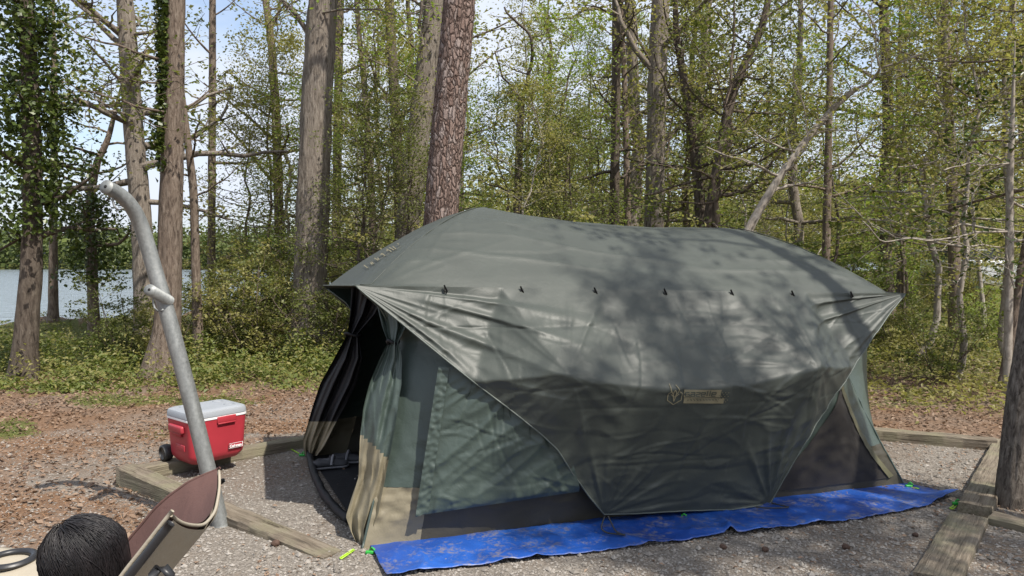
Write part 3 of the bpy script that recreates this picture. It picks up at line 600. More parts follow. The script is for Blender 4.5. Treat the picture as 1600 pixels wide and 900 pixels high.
c1 = MB().add(G, quads[top_]).build('door_curtain', M['wallcloth'], tent); c1['label'] = 'green door curtain tied back beside the near corner'
c2 = MB().add(G, quads[~top_]).build('curtain_hem', M['tan'], tent)
rowsF = [(449, 549, 612, 6.0, 5.75), (490, 547, 590, 5.98, 5.85), (522, 543, 560, 5.96, 5.9), (560, 522, 566, 6.05, 5.85), (600, 500, 556, 6.15, 5.9), (640, 487, 536, 6.2, 5.95), (690, 473, 512, 6.28, 6.02), (700, 474, 506, 6.28, 6.05), (712, 477, 496, 6.3, 6.15)]
G, ys = curtain(rowsF, 40, .045, 13, 2); ci = int(np.searchsorted(ys, 655))
c1 = MB().grid(G[:ci+1]).build('door_curtain', M['black_cloth'], tent); c1['label'] = 'dark door curtain tied back at the far side of the doorway'
MB().grid(G[ci:]).build('curtain_hem', M['tan'], tent)
for px, py, d, w_ in ((614, 534, 4.66, .035), (551, 522, 5.88, .06)):
    MB().tube([P(px, py, d) + Vector((w_*math.cos(a), w_*.7*math.sin(a), .012*math.sin(a*2))) for a in np.linspace(0, 6.283, 18)], .011, 6).build('tie_back', M['black_cloth'], tent)
sill = [gp(484, 692, .05), gp(484, 712, .05), gp(490, 738, .055), gp(503, 768, .055), gp(522, 792, .05), gp(545, 812, .045)]
sp = np.array([tuple(p) for p in sill]); kk = np.linspace(0, 5, 50); sp = np.stack([np.interp(kk, range(6), sp[:, i]) for i in range(3)], -1)
for _ in range(6): sp[1:-1] = (sp[:-2]+2*sp[1:-1]+sp[2:])/4
MB().tube(sp, .028, 12, True, lambda th, p, r: .01*perlin(p[:, 1:2]*9, np.cos(th)[None]*2, np.sin(th)[None]*2)).build('door_sill', M['black_cloth'], tent)
# black elastic loops on the flap's lower corners
for pts in ([(945, 806, 4.5), (938, 826, 4.47), (948, 848, 4.45), (975, 862, 4.42), (977, 850, 4.42), (962, 832, 4.45), (950, 806, 4.5)], [(1205, 789, 5.0), (1222, 797, 4.95), (1234, 806, 4.92), (1222, 818, 4.9), (1196, 815, 4.9), (1180, 806, 4.92)]):
    q = np.array([tuple(P(*p)) for p in pts]); q[:, 2] = np.maximum(q[:, 2], .05); k = np.linspace(0, len(pts)-1, 50); q = np.stack([np.interp(k, range(len(pts)), q[:, i]) for i in range(3)], -1)
    for _ in range(8): q[1:-1] = (q[:-2]+2*q[1:-1]+q[2:])/4
    MB().tube(q, .005, 6).build('elastic_loop', M['cord'], tent)
MB().tube([P(1064, 800, 4.83), P(1066, 812, 4.84)], .004, 6).build('elastic_loop', M['cord'], tent)

# tent stakes with bright cord
def stake(px, py, label, cord):
    p = gp(px, py); t = thing('tent_stake', label, 'tent stake', tuple(p), 'green tent stakes around the tent')
    s = MB(); s.tube([p + Vector((0, 0, -.03)), p + Vector((0, .005, .03)), p + Vector((.012, 0, .04)), p + Vector((.026, 0, .03)), p + Vector((.03, 0, .012))], .006, 7); bevelled_box(s, tuple(p + Vector((0, 0, .012))), (.05, .022, .018), .004); s.build('hook', M['stakeg'], t)
    q = [gp(a, c_, .012) for a, c_ in cord]; MB().tube(q + [q[-1]+Vector((.01, -.012, 0))] + [x_ + Vector((.012, -.016, .002)) for x_ in q[::-1]], .004, 5).build('cord', M['neon'], t)
stake(578, 866, 'green plastic stake with short neon cord at near tent corner', [(552, 858), (531, 872)])
stake(472, 713, 'green stake with neon cord by the far doorway corner', [(466, 708), (455, 702)])
stake(1066, 812, 'green stake half hidden under the middle of the rain fly', [(1060, 808), (1048, 804)])
stake(1420, 762, 'green stake at the right rear corner of the tent', [(1424, 761), (1432, 763)])
stake(1494, 789, 'green stake at the right tip of the blue tarp', [(1490, 790), (1484, 794)])

# ------------------------------------------------------------------ blue ground sheet
m, nt, b = mat('blue_tarp'); M['tarp'] = m; v = coords(nt)
n1 = noise(nt, v, 5, 6, .7); n2 = noise(nt, v, 30, 4, .7); n3 = noise(nt, v, 1.7, 3)
c = ramp(nt, n3, [(.35, (.007, .045, .24)), (.65, (.02, .092, .37))])
dd = N(nt, 'ShaderNodeMath', operation='MULTIPLY'); nt.links.new(n1, dd.inputs[0]); nt.links.new(n2, dd.inputs[1])
c = mixc(nt, ramp(nt, dd.outputs[0], [(.26, (0, 0, 0)), (.36, (.65, .65, .65))]), c, (.19, .175, .17))
nt.links.new(c, b.inputs['Base Color']); b.inputs['Roughness'].default_value = .42; bump(nt, b, n1, .35, .012, bump(nt, b, n2, .25, .003))
front = [(605, 908), (660, 898), (700, 892), (780, 884), (850, 875), (930, 866), (985, 858), (1060, 850), (1120, 840), (1135, 837), (1160, 838), (1240, 828), (1350, 813), (1430, 799), (1497, 779)]
back = [(583, 856), (640, 850), (700, 843), (780, 833), (850, 825), (930, 815), (985, 808), (1060, 799), (1120, 792), (1135, 790), (1160, 787), (1240, 777), (1350, 764), (1418, 757), (1475, 769)]
F_ = np.array([tuple(gp(*q))[:2] for q in front]); B_ = np.array([tuple(gp(*q))[:2] for q in back]); B_[:13] += eyv[:2]*.35
k = np.linspace(0, 14, 260); Fq = np.stack([np.interp(k, range(15), F_[:, i]) for i in (0, 1)], -1); Bq = np.stack([np.interp(k, range(15), B_[:, i]) for i in (0, 1)], -1)
Fq[:, 1] += .012*perlin(k*1.7, 2.0) + .006*perlin(k*6, 5.0)
a = np.linspace(0, 1, 46); T2 = Fq[:, None]*(1-a[None, :, None]) + Bq[:, None]*a[None, :, None]; x, y = T2[..., 0], T2[..., 1]
z = .010 + (.008*(1+perlin(x*3, y*5)) + .020*ridge(perlin(x*2.2+y, y*2.2, 4), 4) + .008*ridge(perlin(x*7, y*7, 8), 3))*sstep(.75, .35, a)[None]*1.0 + .03*np.exp(-((k[:, None]-9.3)/.25)**2)*np.exp(-(a[None]/.25)**2) + .05*sstep(13.2, 14, k)[:, None]*(1-a[None])
tp = MB().grid(np.stack([x, y, z], -1)).build('ground_tarp', M['tarp']); tag(tp, 'crumpled blue tarp spread on the gravel under the tent', 'tarp')
tp.modifiers.new('thickness', 'SOLIDIFY').thickness = .003

# ------------------------------------------------------------------ shoes in the doorway
M['shoe'] = cloth_mat('shoe_cloth', (.055, .055, .06), .7, .3, .4); M['sole'] = simple('shoe_sole', (.16, .16, .17), .7, .1)
def shoe(px, py, ang, label):
    p = gp(px, py, .022); t = thing('shoe', label, 'shoe', tuple(p), 'shoes inside the tent doorway'); R_ = Matrix.Translation(p) @ Matrix.Rotation(ang, 4, 'Z')
    xs = np.linspace(-.14, .14, 24); wd = .048*np.sqrt(np.clip(1-(xs/.142)**4, 0, 1))*(1-.12*np.cos((xs+.02)*22)); ht = np.interp(xs, [-.14, -.09, -.02, .06, .14], [.055, .085, .075, .05, .03])
    th = np.linspace(0, 2*np.pi, 16, endpoint=False); G = np.zeros((24, 16, 3)); G[..., 0] = xs[:, None]; G[..., 1] = wd[:, None]*np.cos(th)[None]; G[..., 2] = .02 + ht[:, None]*np.clip(np.sin(th)[None], 0, 1) - .0*th[None]
    G[:, :, 2] -= ((np.abs(np.cos(th)) < .55) & (np.sin(th) > 0))[None]*(.045*np.exp(-((xs+.075)/.045)**2))[:, None]
    G = np.concatenate([G, G[:, :1]], 1); w_ = G.reshape(-1, 3) @ np.array(R_.to_3x3()).T + np.array(p); MB().grid(w_.reshape(24, 17, 3)).build('upper', M['shoe'], t)
    S = MB(); Gs = np.zeros((24, 17, 3)); th2 = np.linspace(0, 2*np.pi, 17); Gs[..., 0] = xs[:, None]*1.03; Gs[..., 1] = wd[:, None]*1.1*np.cos(th2)[None]; Gs[..., 2] = .012 + .012*np.sign(np.sin(th2))[None]*np.abs(np.sin(th2))[None]**.4
    S.grid((Gs.reshape(-1, 3) @ np.array(R_.to_3x3()).T + np.array(p)).reshape(24, 17, 3)).build('sole', M['sole'], t)
    MB().tube([R_ @ Vector((.0, -.05, .035)), R_ @ Vector((.01, -.03, .085)), R_ @ Vector((.02, 0, .1)), R_ @ Vector((.03, .03, .08)), R_ @ Vector((.035, .05, .035))], .012, 6).build('strap', M['sole'], t)
shoe(517, 731, .35, 'dark grey shoe lying nearest the sill in the doorway')
shoe(541, 723, .2, 'dark grey shoe lying deeper inside the tent doorway')

# ------------------------------------------------------------------ landscape timbers
m, nt, b = mat('weathered_timber'); M['timber'] = m; v = coords(nt, (.9, 14, 14)); v1 = coords(nt)
n1 = noise(nt, v, 3.0, 8, .7, .4); n2 = noise(nt, v1, 5, 4); n3 = noise(nt, coords(nt, (.35, 9, 9)), 2.2, 5, .7, .3)
c = ramp(nt, n1, [(.30, (.055, .045, .034)), (.5, (.16, .132, .10)), (.72, (.25, .215, .168))])
c = mixc(nt, ramp(nt, n2, [(.45, (0, 0, 0)), (.7, (.6, .6, .6))]), c, (.20, .19, .12))
c = mixc(nt, ramp(nt, n3, [(.34, (1, 1, 1)), (.40, (0, 0, 0))]), c, (.05, .038, .026))
nt.links.new(c, b.inputs['Base Color']); b.inputs['Roughness'].default_value = .9; b.inputs['Specular IOR Level'].default_value = .2
bump(nt, b, n3, .9, .02, bump(nt, b, n1, .7, .012))
def timber(p0, p1, w, h, label, seed=0, top0=None, top1=None):
    a = Vector(p0); c_ = Vector(p1); d = c_-a; L = math.hypot(d.x, d.y); an_ = math.atan2(d.y, d.x)
    nL = max(20, int(L/.03)); t_ = np.linspace(0, 1, nL); prof = []
    bev = .008; hw = w/2
    ring = [(-hw, bev), (-hw, h-bev), (-hw+bev, h), (-hw*.5, h), (0, h), (hw*.5, h), (hw-bev, h), (hw, h-bev), (hw, bev), (hw, -.1), (-hw, -.1)]
    G = np.zeros((nL, len(ring), 3))
    for j, (y_, z_) in enumerate(ring):
        G[:, j, 0] = t_*L; G[:, j, 1] = y_ + .006*perlin(t_*L*3+seed, j*.7, 1) + .004*perlin(t_*L*14+seed, j*1.7, 2)
        G[:, j, 2] = z_ + (.007*perlin(t_*L*4+seed, j*.9, 3) + .004*perlin(t_*L*17, j*2.1+seed, 4))*(z_ > 0)
    if top0 is not None: G[..., 2] += (np.interp(t_, [0, 1], [top0, top1]))[:, None]
    mb = MB(); mb.grid(np.concatenate([G, G[:, :1]], 1)[:, ::-1])
    for k_ in (0, nL-1): mb.add(G[k_], [list(range(len(ring)))] if k_ == 0 else [list(range(len(ring)))[::-1]])
    o = mb.build('landscape_timber', M['timber'], sharp=40); o.location = (a.x, a.y, 0); o.rotation_euler = (0, 0, an_)
    return tag(o, label, 'timber', 'timbers edging the tent pad')
timber(gp(197, 757), gp(520, 868), .15, .15, 'weathered timber running from the left down into the gravel, its free end raised', 1, .0, -.14)
timber(gp(214, 749), gp(352, 722), .14, .10, 'short end of weathered timber under the left side of the red cooler', 2)
timber(gp(352, 721), gp(500, 692), .13, .095, 'weathered timber running from the cooler towards the tent doorway', 3, 0, -.01)
timber(gp(1340, 683), gp(1556, 703), .13, .10, 'weathered timber lying behind the right end of the tent', 4)
timber(gp(1573, 700), gp(1523, 806), .20, .075, 'wide plank timber on the right beside the tree trunk', 5)
timber(gp(1514, 815), gp(1462, 915), .215, .05, 'cracked timber at the bottom right corner of the gravel pad', 6)
timber(gp(1548, 815), gp(1640, 836), .15, .05, 'short timber stub at the right edge by the tree trunk', 7)

# ------------------------------------------------------------------ galvanised lantern pole
m, nt, b = mat('galvanised_steel'); M['steel'] = m; v = coords(nt); n1 = noise(nt, v, 55, 5, .75); n2 = noise(nt, coords(nt, (3, 3, 1)), 7, 5, .7)
nt.links.new(mixc(nt, .5, ramp(nt, n1, [(.3, (.15, .158, .155)), (.7, (.33, .34, .33))]), ramp(nt, n2, [(.35, (.14, .145, .14)), (.65, (.30, .31, .30))])), b.inputs['Base Color'])
b.inputs['Metallic'].default_value = .45; nt.links.new(ramp(nt, n1, [(.3, (.42,)*3), (.7, (.65,)*3)]), b.inputs['Roughness']); bump(nt, b, n1, .12, .003)
M['hole'] = simple('dark_hole', (.01, .01, .01), .9, .1, bs=0)
pb = gp(346, 821); pole = thing('lantern_pole', 'leaning galvanised steel lantern pole with a bent top', 'pole', tuple(pb))
D0 = pb.y
ctr = [(347, 828, D0), (318, 705, D0+.0), (294, 610, D0), (264, 497, D0), (241, 420, D0), (229, 378, D0-.01), (220, 350, D0-.03), (209, 327, D0-.07), (193, 308, D0-.13), (176, 297, D0-.20), (166, 292, D0-.25)]
q = np.array([tuple(P(*p)) for p in ctr]); k = np.linspace(0, 10, 120); q = np.stack([np.interp(k, range(11), q[:, i]) for i in range(3)], -1)
for _ in range(25): q[1:-1] = (q[:-2]+2*q[1:-1]+q[2:])/4
rp = np.interp(k, [0, 5, 8, 10], [.051, .047, .045, .042])
MB().tube(q, rp, 28).build('post', M['steel'], pole)
def cap_at(c_, d_, r_, par):
    d_ = Vector(d_).normalized(); c_ = Vector(c_)
    MB().tube([c_ - d_*.004, c_ + d_*.006], [r_*1.03, r_*1.0], 24).build('end_cap', M['steel'], par)
    MB().tube([c_ + d_*.005, c_ + d_*.0085], r_*.24, 12).build('bolt_hole', M['hole'], par)
cap_at(q[-1], q[-1]-q[-3], .042, pole)
s0 = P(264, 470, D0); s1 = P(234, 453, D0-.22)
MB().tube([s0, s1], .035, 24).build('stub_arm', M['steel'], pole); cap_at(s1, s1-s0, .035, pole)
for hx, hy, hd in ((178, 303, D0-.2), (241, 462, D0-.17)):
    o0 = P(hx-1, hy, hd); hk = [o0 + Vector((0, 0, .02)), o0 + Vector((-.004, 0, -.045)), o0 + Vector((.004, 0, -.075)), o0 + Vector((.022, 0, -.095)), o0 + Vector((.045, 0, -.096)), o0 + Vector((.06, 0, -.085))]
    MB().tube(hk, .007, 8).build('hook', M['steel'], pole)

# ------------------------------------------------------------------ red cooler
M['red'] = simple('red_plastic', (.36, .032, .045), .42, .06, 6, .12, .002, 160); M['lid'] = simple('grey_white_lid', (.27, .29, .315), .5, .05, 5, .15, .002, 150)
M['white'] = simple('white_plastic', (.78, .78, .78), .5, .03, bs=0); M['black'] = simple('black_rubber', (.014, .014, .015), .55, .1); M['dred'] = simple('deep_red_plastic', (.30, .012, .02), .5, .05, bs=0)
fl0 = gp(298, 731, .115); dx_ = Vector((.64, .77, 0)).normalized(); dy_ = Vector((-.77, .64, 0)).normalized(); CL, CW, CHh = .475, .375, .355
CM = Matrix((( dx_.x, dy_.x, 0, fl0.x), (dx_.y, dy_.y, 0, fl0.y), (0, 0, 1, fl0.z), (0, 0, 0, 1)))
cooler = thing('cooler', 'red wheeled cooler with a grey lid sitting on the timber', 'cooler', tuple(CM @ Vector((CL/2, CW/2, 0))))
def rrect(x0, x1, y0, y1, r_, z, n=6):
    out = []
    for cx, cy, a0 in ((x1-r_, y0+r_, -90), (x1-r_, y1-r_, 0), (x0+r_, y1-r_, 90), (x0+r_, y0+r_, 180)):
        for i in range(n+1):
            a = math.radians(a0 + 90*i/n); out.append((cx+r_*math.cos(a), cy+r_*math.sin(a), z))
    return out
def stack(rings, name, mt, par, cap=True, Mx=None):
    G = np.array([[tuple((Mx or CM) @ Vector(p)) for p in rg] for rg in rings]); mb = MB(); mb.grid(np.concatenate([G, G[:, :1]], 1)[:, ::-1])
    if cap:
        n_ = G.shape[1]; mb.add(G[0], [list(range(n_))[::-1]]); mb.add(G[-1], [list(range(n_))])
    return mb.build(name, mt, par, sharp=35)
bodyr = []
for z_, ins, r_ in ((0, .05, .04), (.004, .042, .045), (.045, .012, .05), (.075, .006, .05), (.2, .0, .05), (.30, -.006, .05), (CHh-.012, -.009, .05)):
    bodyr.append(rrect(ins, CL-ins, ins, CW-ins, r_, z_))
stack(bodyr, 'body', M['red'], cooler)
stack([rrect(-.010, CL+.010, -.010, CW+.010, .05, CHh-.012), rrect(-.014, CL+.014, -.014, CW+.014, .052, CHh-.008), rrect(-.014, CL+.014, -.014, CW+.014, .052, CHh+.008)], 'rim', M['white'], cooler)
lid = stack([rrect(-.012, CL+.012, -.012, CW+.012, .055, CHh+.008), rrect(-.016, CL+.016, -.016, CW+.016, .06, CHh+.014), rrect(-.014, CL+.014, -.014, CW+.014, .06, CHh+.045), rrect(-.006, CL+.006, -.006, CW+.006, .06, CHh+.060), rrect(.012, CL-.012, .012, CW-.012, .06, CHh+.068), rrect(.03, CL-.03, .03, CW-.03, .05, CHh+.070)], 'lid', M['lid'], cooler)
for cx, cy in ((.10, .10), (.10, .28), (.38, .10), (.38, .28)):
    c_ = CM @ Vector((cx, cy, CHh+.071)); mb = MB(); mb.tube([c_ + Vector((.04*math.cos(a), .04*math.sin(a), 0)) for a in np.linspace(0, 6.2832, 26)], .004, 6, False); mb.build('cup_ring', M['lid'], lid)
lh = MB(); bevelled_box(lh, (CL*.62, -.014, CHh-.02), (.16, .014, .05), .006, CM); lh.build('lid_latch', M['lid'] if False else M['red'], lid)
lh = MB(); bevelled_box(lh, (CL*.62, -.018, CHh-.05), (.15, .012, .012), .004, CM); lh.build('grip', M['red'], cooler)
h_ = MB(); bevelled_box(h_, (-.014, CW*.5, CHh-.075), (.04, .22, .06), .014, CM); hd_ = h_.build('side_handle', M['red'], cooler)
h_ = MB(); bevelled_box(h_, (-.012, CW*.5, CHh-.12), (.02, .15, .03), .005, CM); h_.build('handle_recess', M['dred'], hd_)
h_ = MB(); bevelled_box(h_, (CL+.016, CW*.5, CHh-.075), (.04, .22, .06), .014, CM); h_.build('side_handle', M['red'], cooler)
h_ = MB(); bevelled_box(h_, (.002, CW*.42, .13), (.012, .13, .05), .004, CM); h_.build('side_panel', M['red'], cooler)
for wy in (.055, CW-.055):
    ctr_ = Vector((.0 if wy < .1 else CL, CW+.03, .05)); wheel = MB(); wheel.tube([CM @ (ctr_ + Vector((s_, 0, 0))) for s_ in (-.034, -.03, -.012, .012, .03, .034)], [.05, .064, .068, .068, .064, .05], 28)
    if wy > .1: ctr_ = ctr_
    w_ = wheel.build('wheel', M['black'], cooler)
for wx, wy in ((-.035, CW-.05),):
    pass
def text_mesh(s, size, extrude=0.0):
    cu = bpy.data.curves.new('t', 'FONT'); cu.body = s; cu.size = size; cu.extrude = extrude; cu.shear = .15; cu.offset = .0012; o = bpy.data.objects.new('t', cu); COL.objects.link(o)
    dg = bpy.context.evaluated_depsgraph_get(); me = bpy.data.meshes.new_from_object(o.evaluated_get(dg)); bpy.data.objects.remove(o); return me
lb = MB(); bevelled_box(lb, (CL*.78, -.004, .105), (.115, .008, .034), .003, CM); lp = lb.build('label_panel', M['red'], cooler)
me = text_mesh('Coleman', .031, .0012); V_ = np.zeros(len(me.vertices)*3); me.vertices.foreach_get('co', V_); V_ = V_.reshape(-1, 3); V_[:, 0] -= (V_[:, 0].min()+V_[:, 0].max())/2; V_[:, 0] *= .92
wv = [CM @ Vector((CL*.78 + p[0], -.0105 - p[2], .094 + p[1])) for p in V_]
for i, v_ in enumerate(me.vertices): v_.co = wv[i] - cooler.location
me.materials.clear(); me.materials.append(M['white']); me.name = 'lettering'; to = bpy.data.objects.new('lettering', me); COL.objects.link(to); to.parent = cooler
fr = MB()
for (a0, a1) in (((-.06, -.018), (.058, -.018)), ((.058, -.018), (.063, .02)), ((.063, .02), (-.055, .02)), ((-.055, .02), (-.06, -.018))): fr.tube([CM @ Vector((CL*.78+a0[0], -.0095, .105+a0[1])), CM @ Vector((CL*.78+a1[0], -.0095, .105+a1[1]))], .0016, 5)
fr.build('label_border', M['white'], cooler)

# ------------------------------------------------------------------ camp chair and the person in it
M['beige'] = cloth_mat('beige_canvas', (.34, .30, .235), .85, .2, .3); M['plum'] = cloth_mat('brown_canvas', (.105, .058, .05), .85, .2, .35); M['frame'] = simple('black_frame_tube', (.018, .018, .02), .4, .1)
chair = thing('camp_chair', 'beige and brown folding camp chair at the bottom left corner', 'camp chair', (-1.25, 1.9, 0))
Nn = A3(P(268, 805, 1.52)); Ff = A3(P(342, 735, 2.16)); back = np.array([.30, .0, -.85]); down = np.array([-.70, -.06, -.62]); down2 = np.array([-.30, 0, -.95])
ww, ss = np.meshgrid(np.linspace(0, 1, 40), np.linspace(0, 1.6, 60), indexing='ij')
def backrest(w_, s_, lift=0.0):
    top = Nn*(1-w_[..., None]) + Ff*w_[..., None]; bow = np.sin(np.pi*np.clip(w_, 0, 1))**.8
    sl_ = .42*np.minimum(s_, 1.0); dn_ = np.array([-.58, -.06, -.74])*(1-w_[..., None]) + np.array([-.70, -.06, -.60])*w_[..., None]; p = top + sl_[..., None]*dn_ + (np.clip(s_-.95, 0, 1)*1.0)[..., None]*down2*.85
    p[..., 2] += (w_**2*.045*np.sin(np.pi*np.clip(s_, 0, 1)))
    return p + (bow*(.09 + .05*s_) + lift + .004*perlin(w_*5, s_*6))[..., None]*back
MB().grid(backrest(ww, ss, .012)).build('backrest', M['beige'], chair)
MB().grid(backrest(.015+.975*ww, .01+.97*ss, -.010)).build('back_lining', M['plum'], chair)
for wv_ in (0.0, 1.0):
    e = np.array([A3(backrest(np.array(wv_), np.array(s_), .0)) for s_ in np.linspace(-.02, 1.6, 40)])
    bd = MB(); bd.tube(e + np.array([-.003, 0, .003]), .0045, 10); bd.build('edge_piping', M['beige' if wv_ == 0 else 'plum'], chair)
    if wv_ == 0: MB().tube(e[1:] + np.array([.009, -.012 if wv_ == 0 else .0, -.006]), .0095, 10).build('frame_tube', M['frame'], chair)
e = np.array([A3(backrest(np.array(w_), np.array(0.0), .0)) for w_ in np.linspace(0, 1, 30)]); MB().tube(e, .004, 8).build('edge_piping', M['beige'], chair)
# dark gathers near the far top corner
MB().tube([A3(backrest(np.array(1.0), np.array(s_), .03)) + np.array([.012, -.012, 0]) for s_ in (.0, .08, .16, .25)], [.006, .012, .012, .004], 8).build('corner_sleeve', M['frame'], chair)
# seat, arms with cup holders, legs
b0 = A3(backrest(np.array(0.0), np.array(1.6))); b1 = A3(backrest(np.array(1.0), np.array(1.6))); seat_z = .42; sb = (b0+b1)/2
a_, c_ = np.meshgrid(np.linspace(0, 1, 24), np.linspace(0, 1, 24), indexing='ij'); fw = np.array([-.97, .22, 0]); sd = (Ff-Nn)*np.array([1, 1, 0]); sd /= np.linalg.norm(sd); s00 = np.array([b0[0], b0[1], seat_z])
SG = s00 + a_[..., None]*sd*.58 + c_[..., None]*fw*.5; SG[..., 2] += -.05*np.sin(np.pi*a_)*np.sin(np.pi*c_) + .04*c_
MB().grid(SG).build('seat', M['plum'], chair)
for k_, w_ in ((0, -.02), (1, .6)):
    a0 = s00 + sd*w_ + fw*(-.06) + np.array([0, 0, .26]); ag = np.array([[a0 + fw*(.62*i/20) + sd*(j/6-.5)*.11 + np.array([0, 0, -.02*math.sin(3.14*i/20)-.012*abs(j/6-.5)]) for j in range(7)] for i in range(21)])
    arm = MB().grid(ag).build('armrest', M['beige'], chair)
    arm.modifiers.new('thickness', 'SOLIDIFY').thickness = .012
    for f0, f1 in ((.02, .5), (.5, .02)):
        MB().tube([Vector(tuple(s00 + sd*w_ + fw*f0)) * 1 - Vector((0, 0, seat_z-.012)), Vector(tuple(s00 + sd*w_ + fw*f1 + np.array([0, 0, .24 if f1 > .1 else .2])))], .011, 10).build('leg', M['frame'], chair)
# far armrest seen at the left edge, with its cup ring
ac = A3(gp(22, 890, .80)); ag = np.array([[ac + fw*(.42*i/16-.22) + sd*(j/8-.5)*.20 + np.array([0, 0, .012*math.cos((j/8-.5)*3)]) for j in range(9)] for i in range(17)])
fa = MB().grid(ag).build('armrest', M['beige'], chair); fa.modifiers.new('thickness', 'SOLIDIFY').thickness = .02
rc = ac + np.array([0.0, -.015, .038]); rt = np.array([[rc + np.array([(.062+.012*math.cos(p_))*math.cos(t_), (.062+.012*math.cos(p_))*math.sin(t_), .010*math.sin(p_)]) for p_ in np.linspace(0, 6.283, 9)] for t_ in np.linspace(0, 6.283, 33)])
MB().grid(rt).build('cup_ring', M['frame'], chair)
cupg = np.array([[rc + np.array([.056*k_*math.cos(t_), .056*k_*math.sin(t_), z_]) for t_ in np.linspace(0, 6.283, 25)] for k_, z_ in ((1.0, .003), (.95, -.05), (.85, -.10), (.02, -.105))]); MB().grid(cupg).build('cup_holder', M['beige'], chair)
MB().tube([P(238, 900, 1.5), P(246, 889, 1.5), P(258, 888, 1.5), P(266, 898, 1.5), P(262, 915, 1.5)], .010, 8).build('frame_joint', M['frame'], chair)

# person: seated, only the black hair shows in the picture
M['skin'] = simple('skin', (.36, .20, .14), .5, .05, 8, .05); m, nt, b = mat('black_hair'); M['hair'] = m; v = coords(nt, (1, 1, .15)); nh = noise(nt, v, 60, 3)
nt.links.new(ramp(nt, nh, [(.3, (.004, .0035, .004)), (.7, (.016, .013, .014))]), b.inputs['Base Color']); b.inputs['Roughness'].default_value = .48; bump(nt, b, nh, .4, .004)
M['shirt'] = cloth_mat('dark_shirt', (.03, .032, .04), .8, .2, .3)
hc = A3(P(139, 879, 1.85)); person = thing('person', 'person with black hair seated in the camp chair, seen from behind', 'person', (hc[0], hc[1], 0))
fwd = np.array([-.80, -.35, -.48]); fwd /= np.linalg.norm(fwd); lat = np.cross(np.array([0, 0, 1.0]), fwd); lat /= np.linalg.norm(lat); upv = np.cross(fwd, lat)
th, ph = np.meshgrid(np.linspace(0, np.pi, 40), np.linspace(0, 2*np.pi, 60), indexing='ij')
lx = np.sin(th)*np.cos(ph); ly = np.sin(th)*np.sin(ph); lz = np.cos(th)      # x forward, y lateral, z up
fr_ = .080*lx*(1 - .12*(lz < 0)*lz*lz); nose = .022*np.exp(-((ly)/.14)**2 - ((lz+.12)/.16)**2)*(lx > 0); eye = -.010*np.exp(-((np.abs(ly)-.33)/.13)**2 - ((lz-.04)/.10)**2)*(lx > 0); lip = .007*np.exp(-((ly)/.22)**2 - ((lz+.47)/.06)**2)*(lx > 0); chin = .012*np.exp(-((ly)/.3)**2 - ((lz+.8)/.15)**2)*(lx > 0)
HG = hc + (fr_+nose+eye+lip+chin)[..., None]*fwd + (.062*ly*(1-.18*np.clip(-lz, 0, 1)))[..., None]*lat + (.096*lz)[..., None]*upv
# body: pelvis, torso, arms in the lap, bent legs, grown from a skeleton so it is one surface
pel = np.array([hc[0]+.10, hc[1]+.03, .52]); nk = hc - upv*.12 - fwd*.015; ch_ = pel*.35 + nk*.65 + np.array([.03, 0, -.04])
J = [pel, pel*.6+ch_*.4, ch_, nk*.93+ch_*.07]; Rj = [(.15, .12), (.13, .11), (.15, .10), (.055, .055)]; Ed = [(0, 1), (1, 2), (2, 3)]
for s_ in (-1, 1):
    i0 = len(J); sh = ch_ + lat*.15*s_ + np.array([0, 0, .05]); el_ = sh + np.array([-.10, 0, -.24]) + lat*.06*s_; wr_ = el_ + fwd*.2*np.array([1, 1, 0]) - lat*.10*s_ + np.array([0, 0, .02])
    J += [sh, el_, wr_]; Rj += [(.06, .06), (.046, .046), (.03, .03)]; Ed += [(2, i0), (i0, i0+1), (i0+1, i0+2)]
    for fi in range(5):
        fb = wr_ + fwd*np.array([1, 1, .2])*.09 + lat*(fi-2)*.018; i1 = len(J); J += [fb, fb + fwd*np.array([1, 1, .3])*(.05 if fi else .03) + np.array([0, 0, -.02])]; Rj += [(.010, .010), (.008, .008)]; Ed += [(i0+2, i1), (i1, i1+1)]
    i0 = len(J); hp = pel + lat*.09*s_; kn = hp + np.array([-.40, -.02, .02]); ak = kn + np.array([-.08, 0, -.42]); to_ = ak + np.array([-.16, 0, -.06])
    J += [hp, kn, ak, to_]; Rj += [(.09, .09), (.06, .06), (.04, .04), (.035, .03)]; Ed += [(0, i0), (i0, i0+1), (i0+1, i0+2), (i0+2, i0+3)]
me = bpy.data.meshes.new('body'); me.from_pydata([tuple(p - A3(person.location)) for p in J], Ed, []); bo = bpy.data.objects.new('body', me); COL.objects.link(bo); bo.parent = person
sk = bo.modifiers.new('skin', 'SKIN'); 
for i, d_ in enumerate(me.skin_vertices[0].data): d_.radius = Rj[i]; d_.use_root = (i == 0)
bo.modifiers.new('smooth', 'SUBSURF').levels = 2; bo.modifiers['smooth'].render_levels = 2; me.materials.append(M['shirt'])
MB().grid(HG).build('head', M['skin'], person)
hr = np.random.default_rng(9)
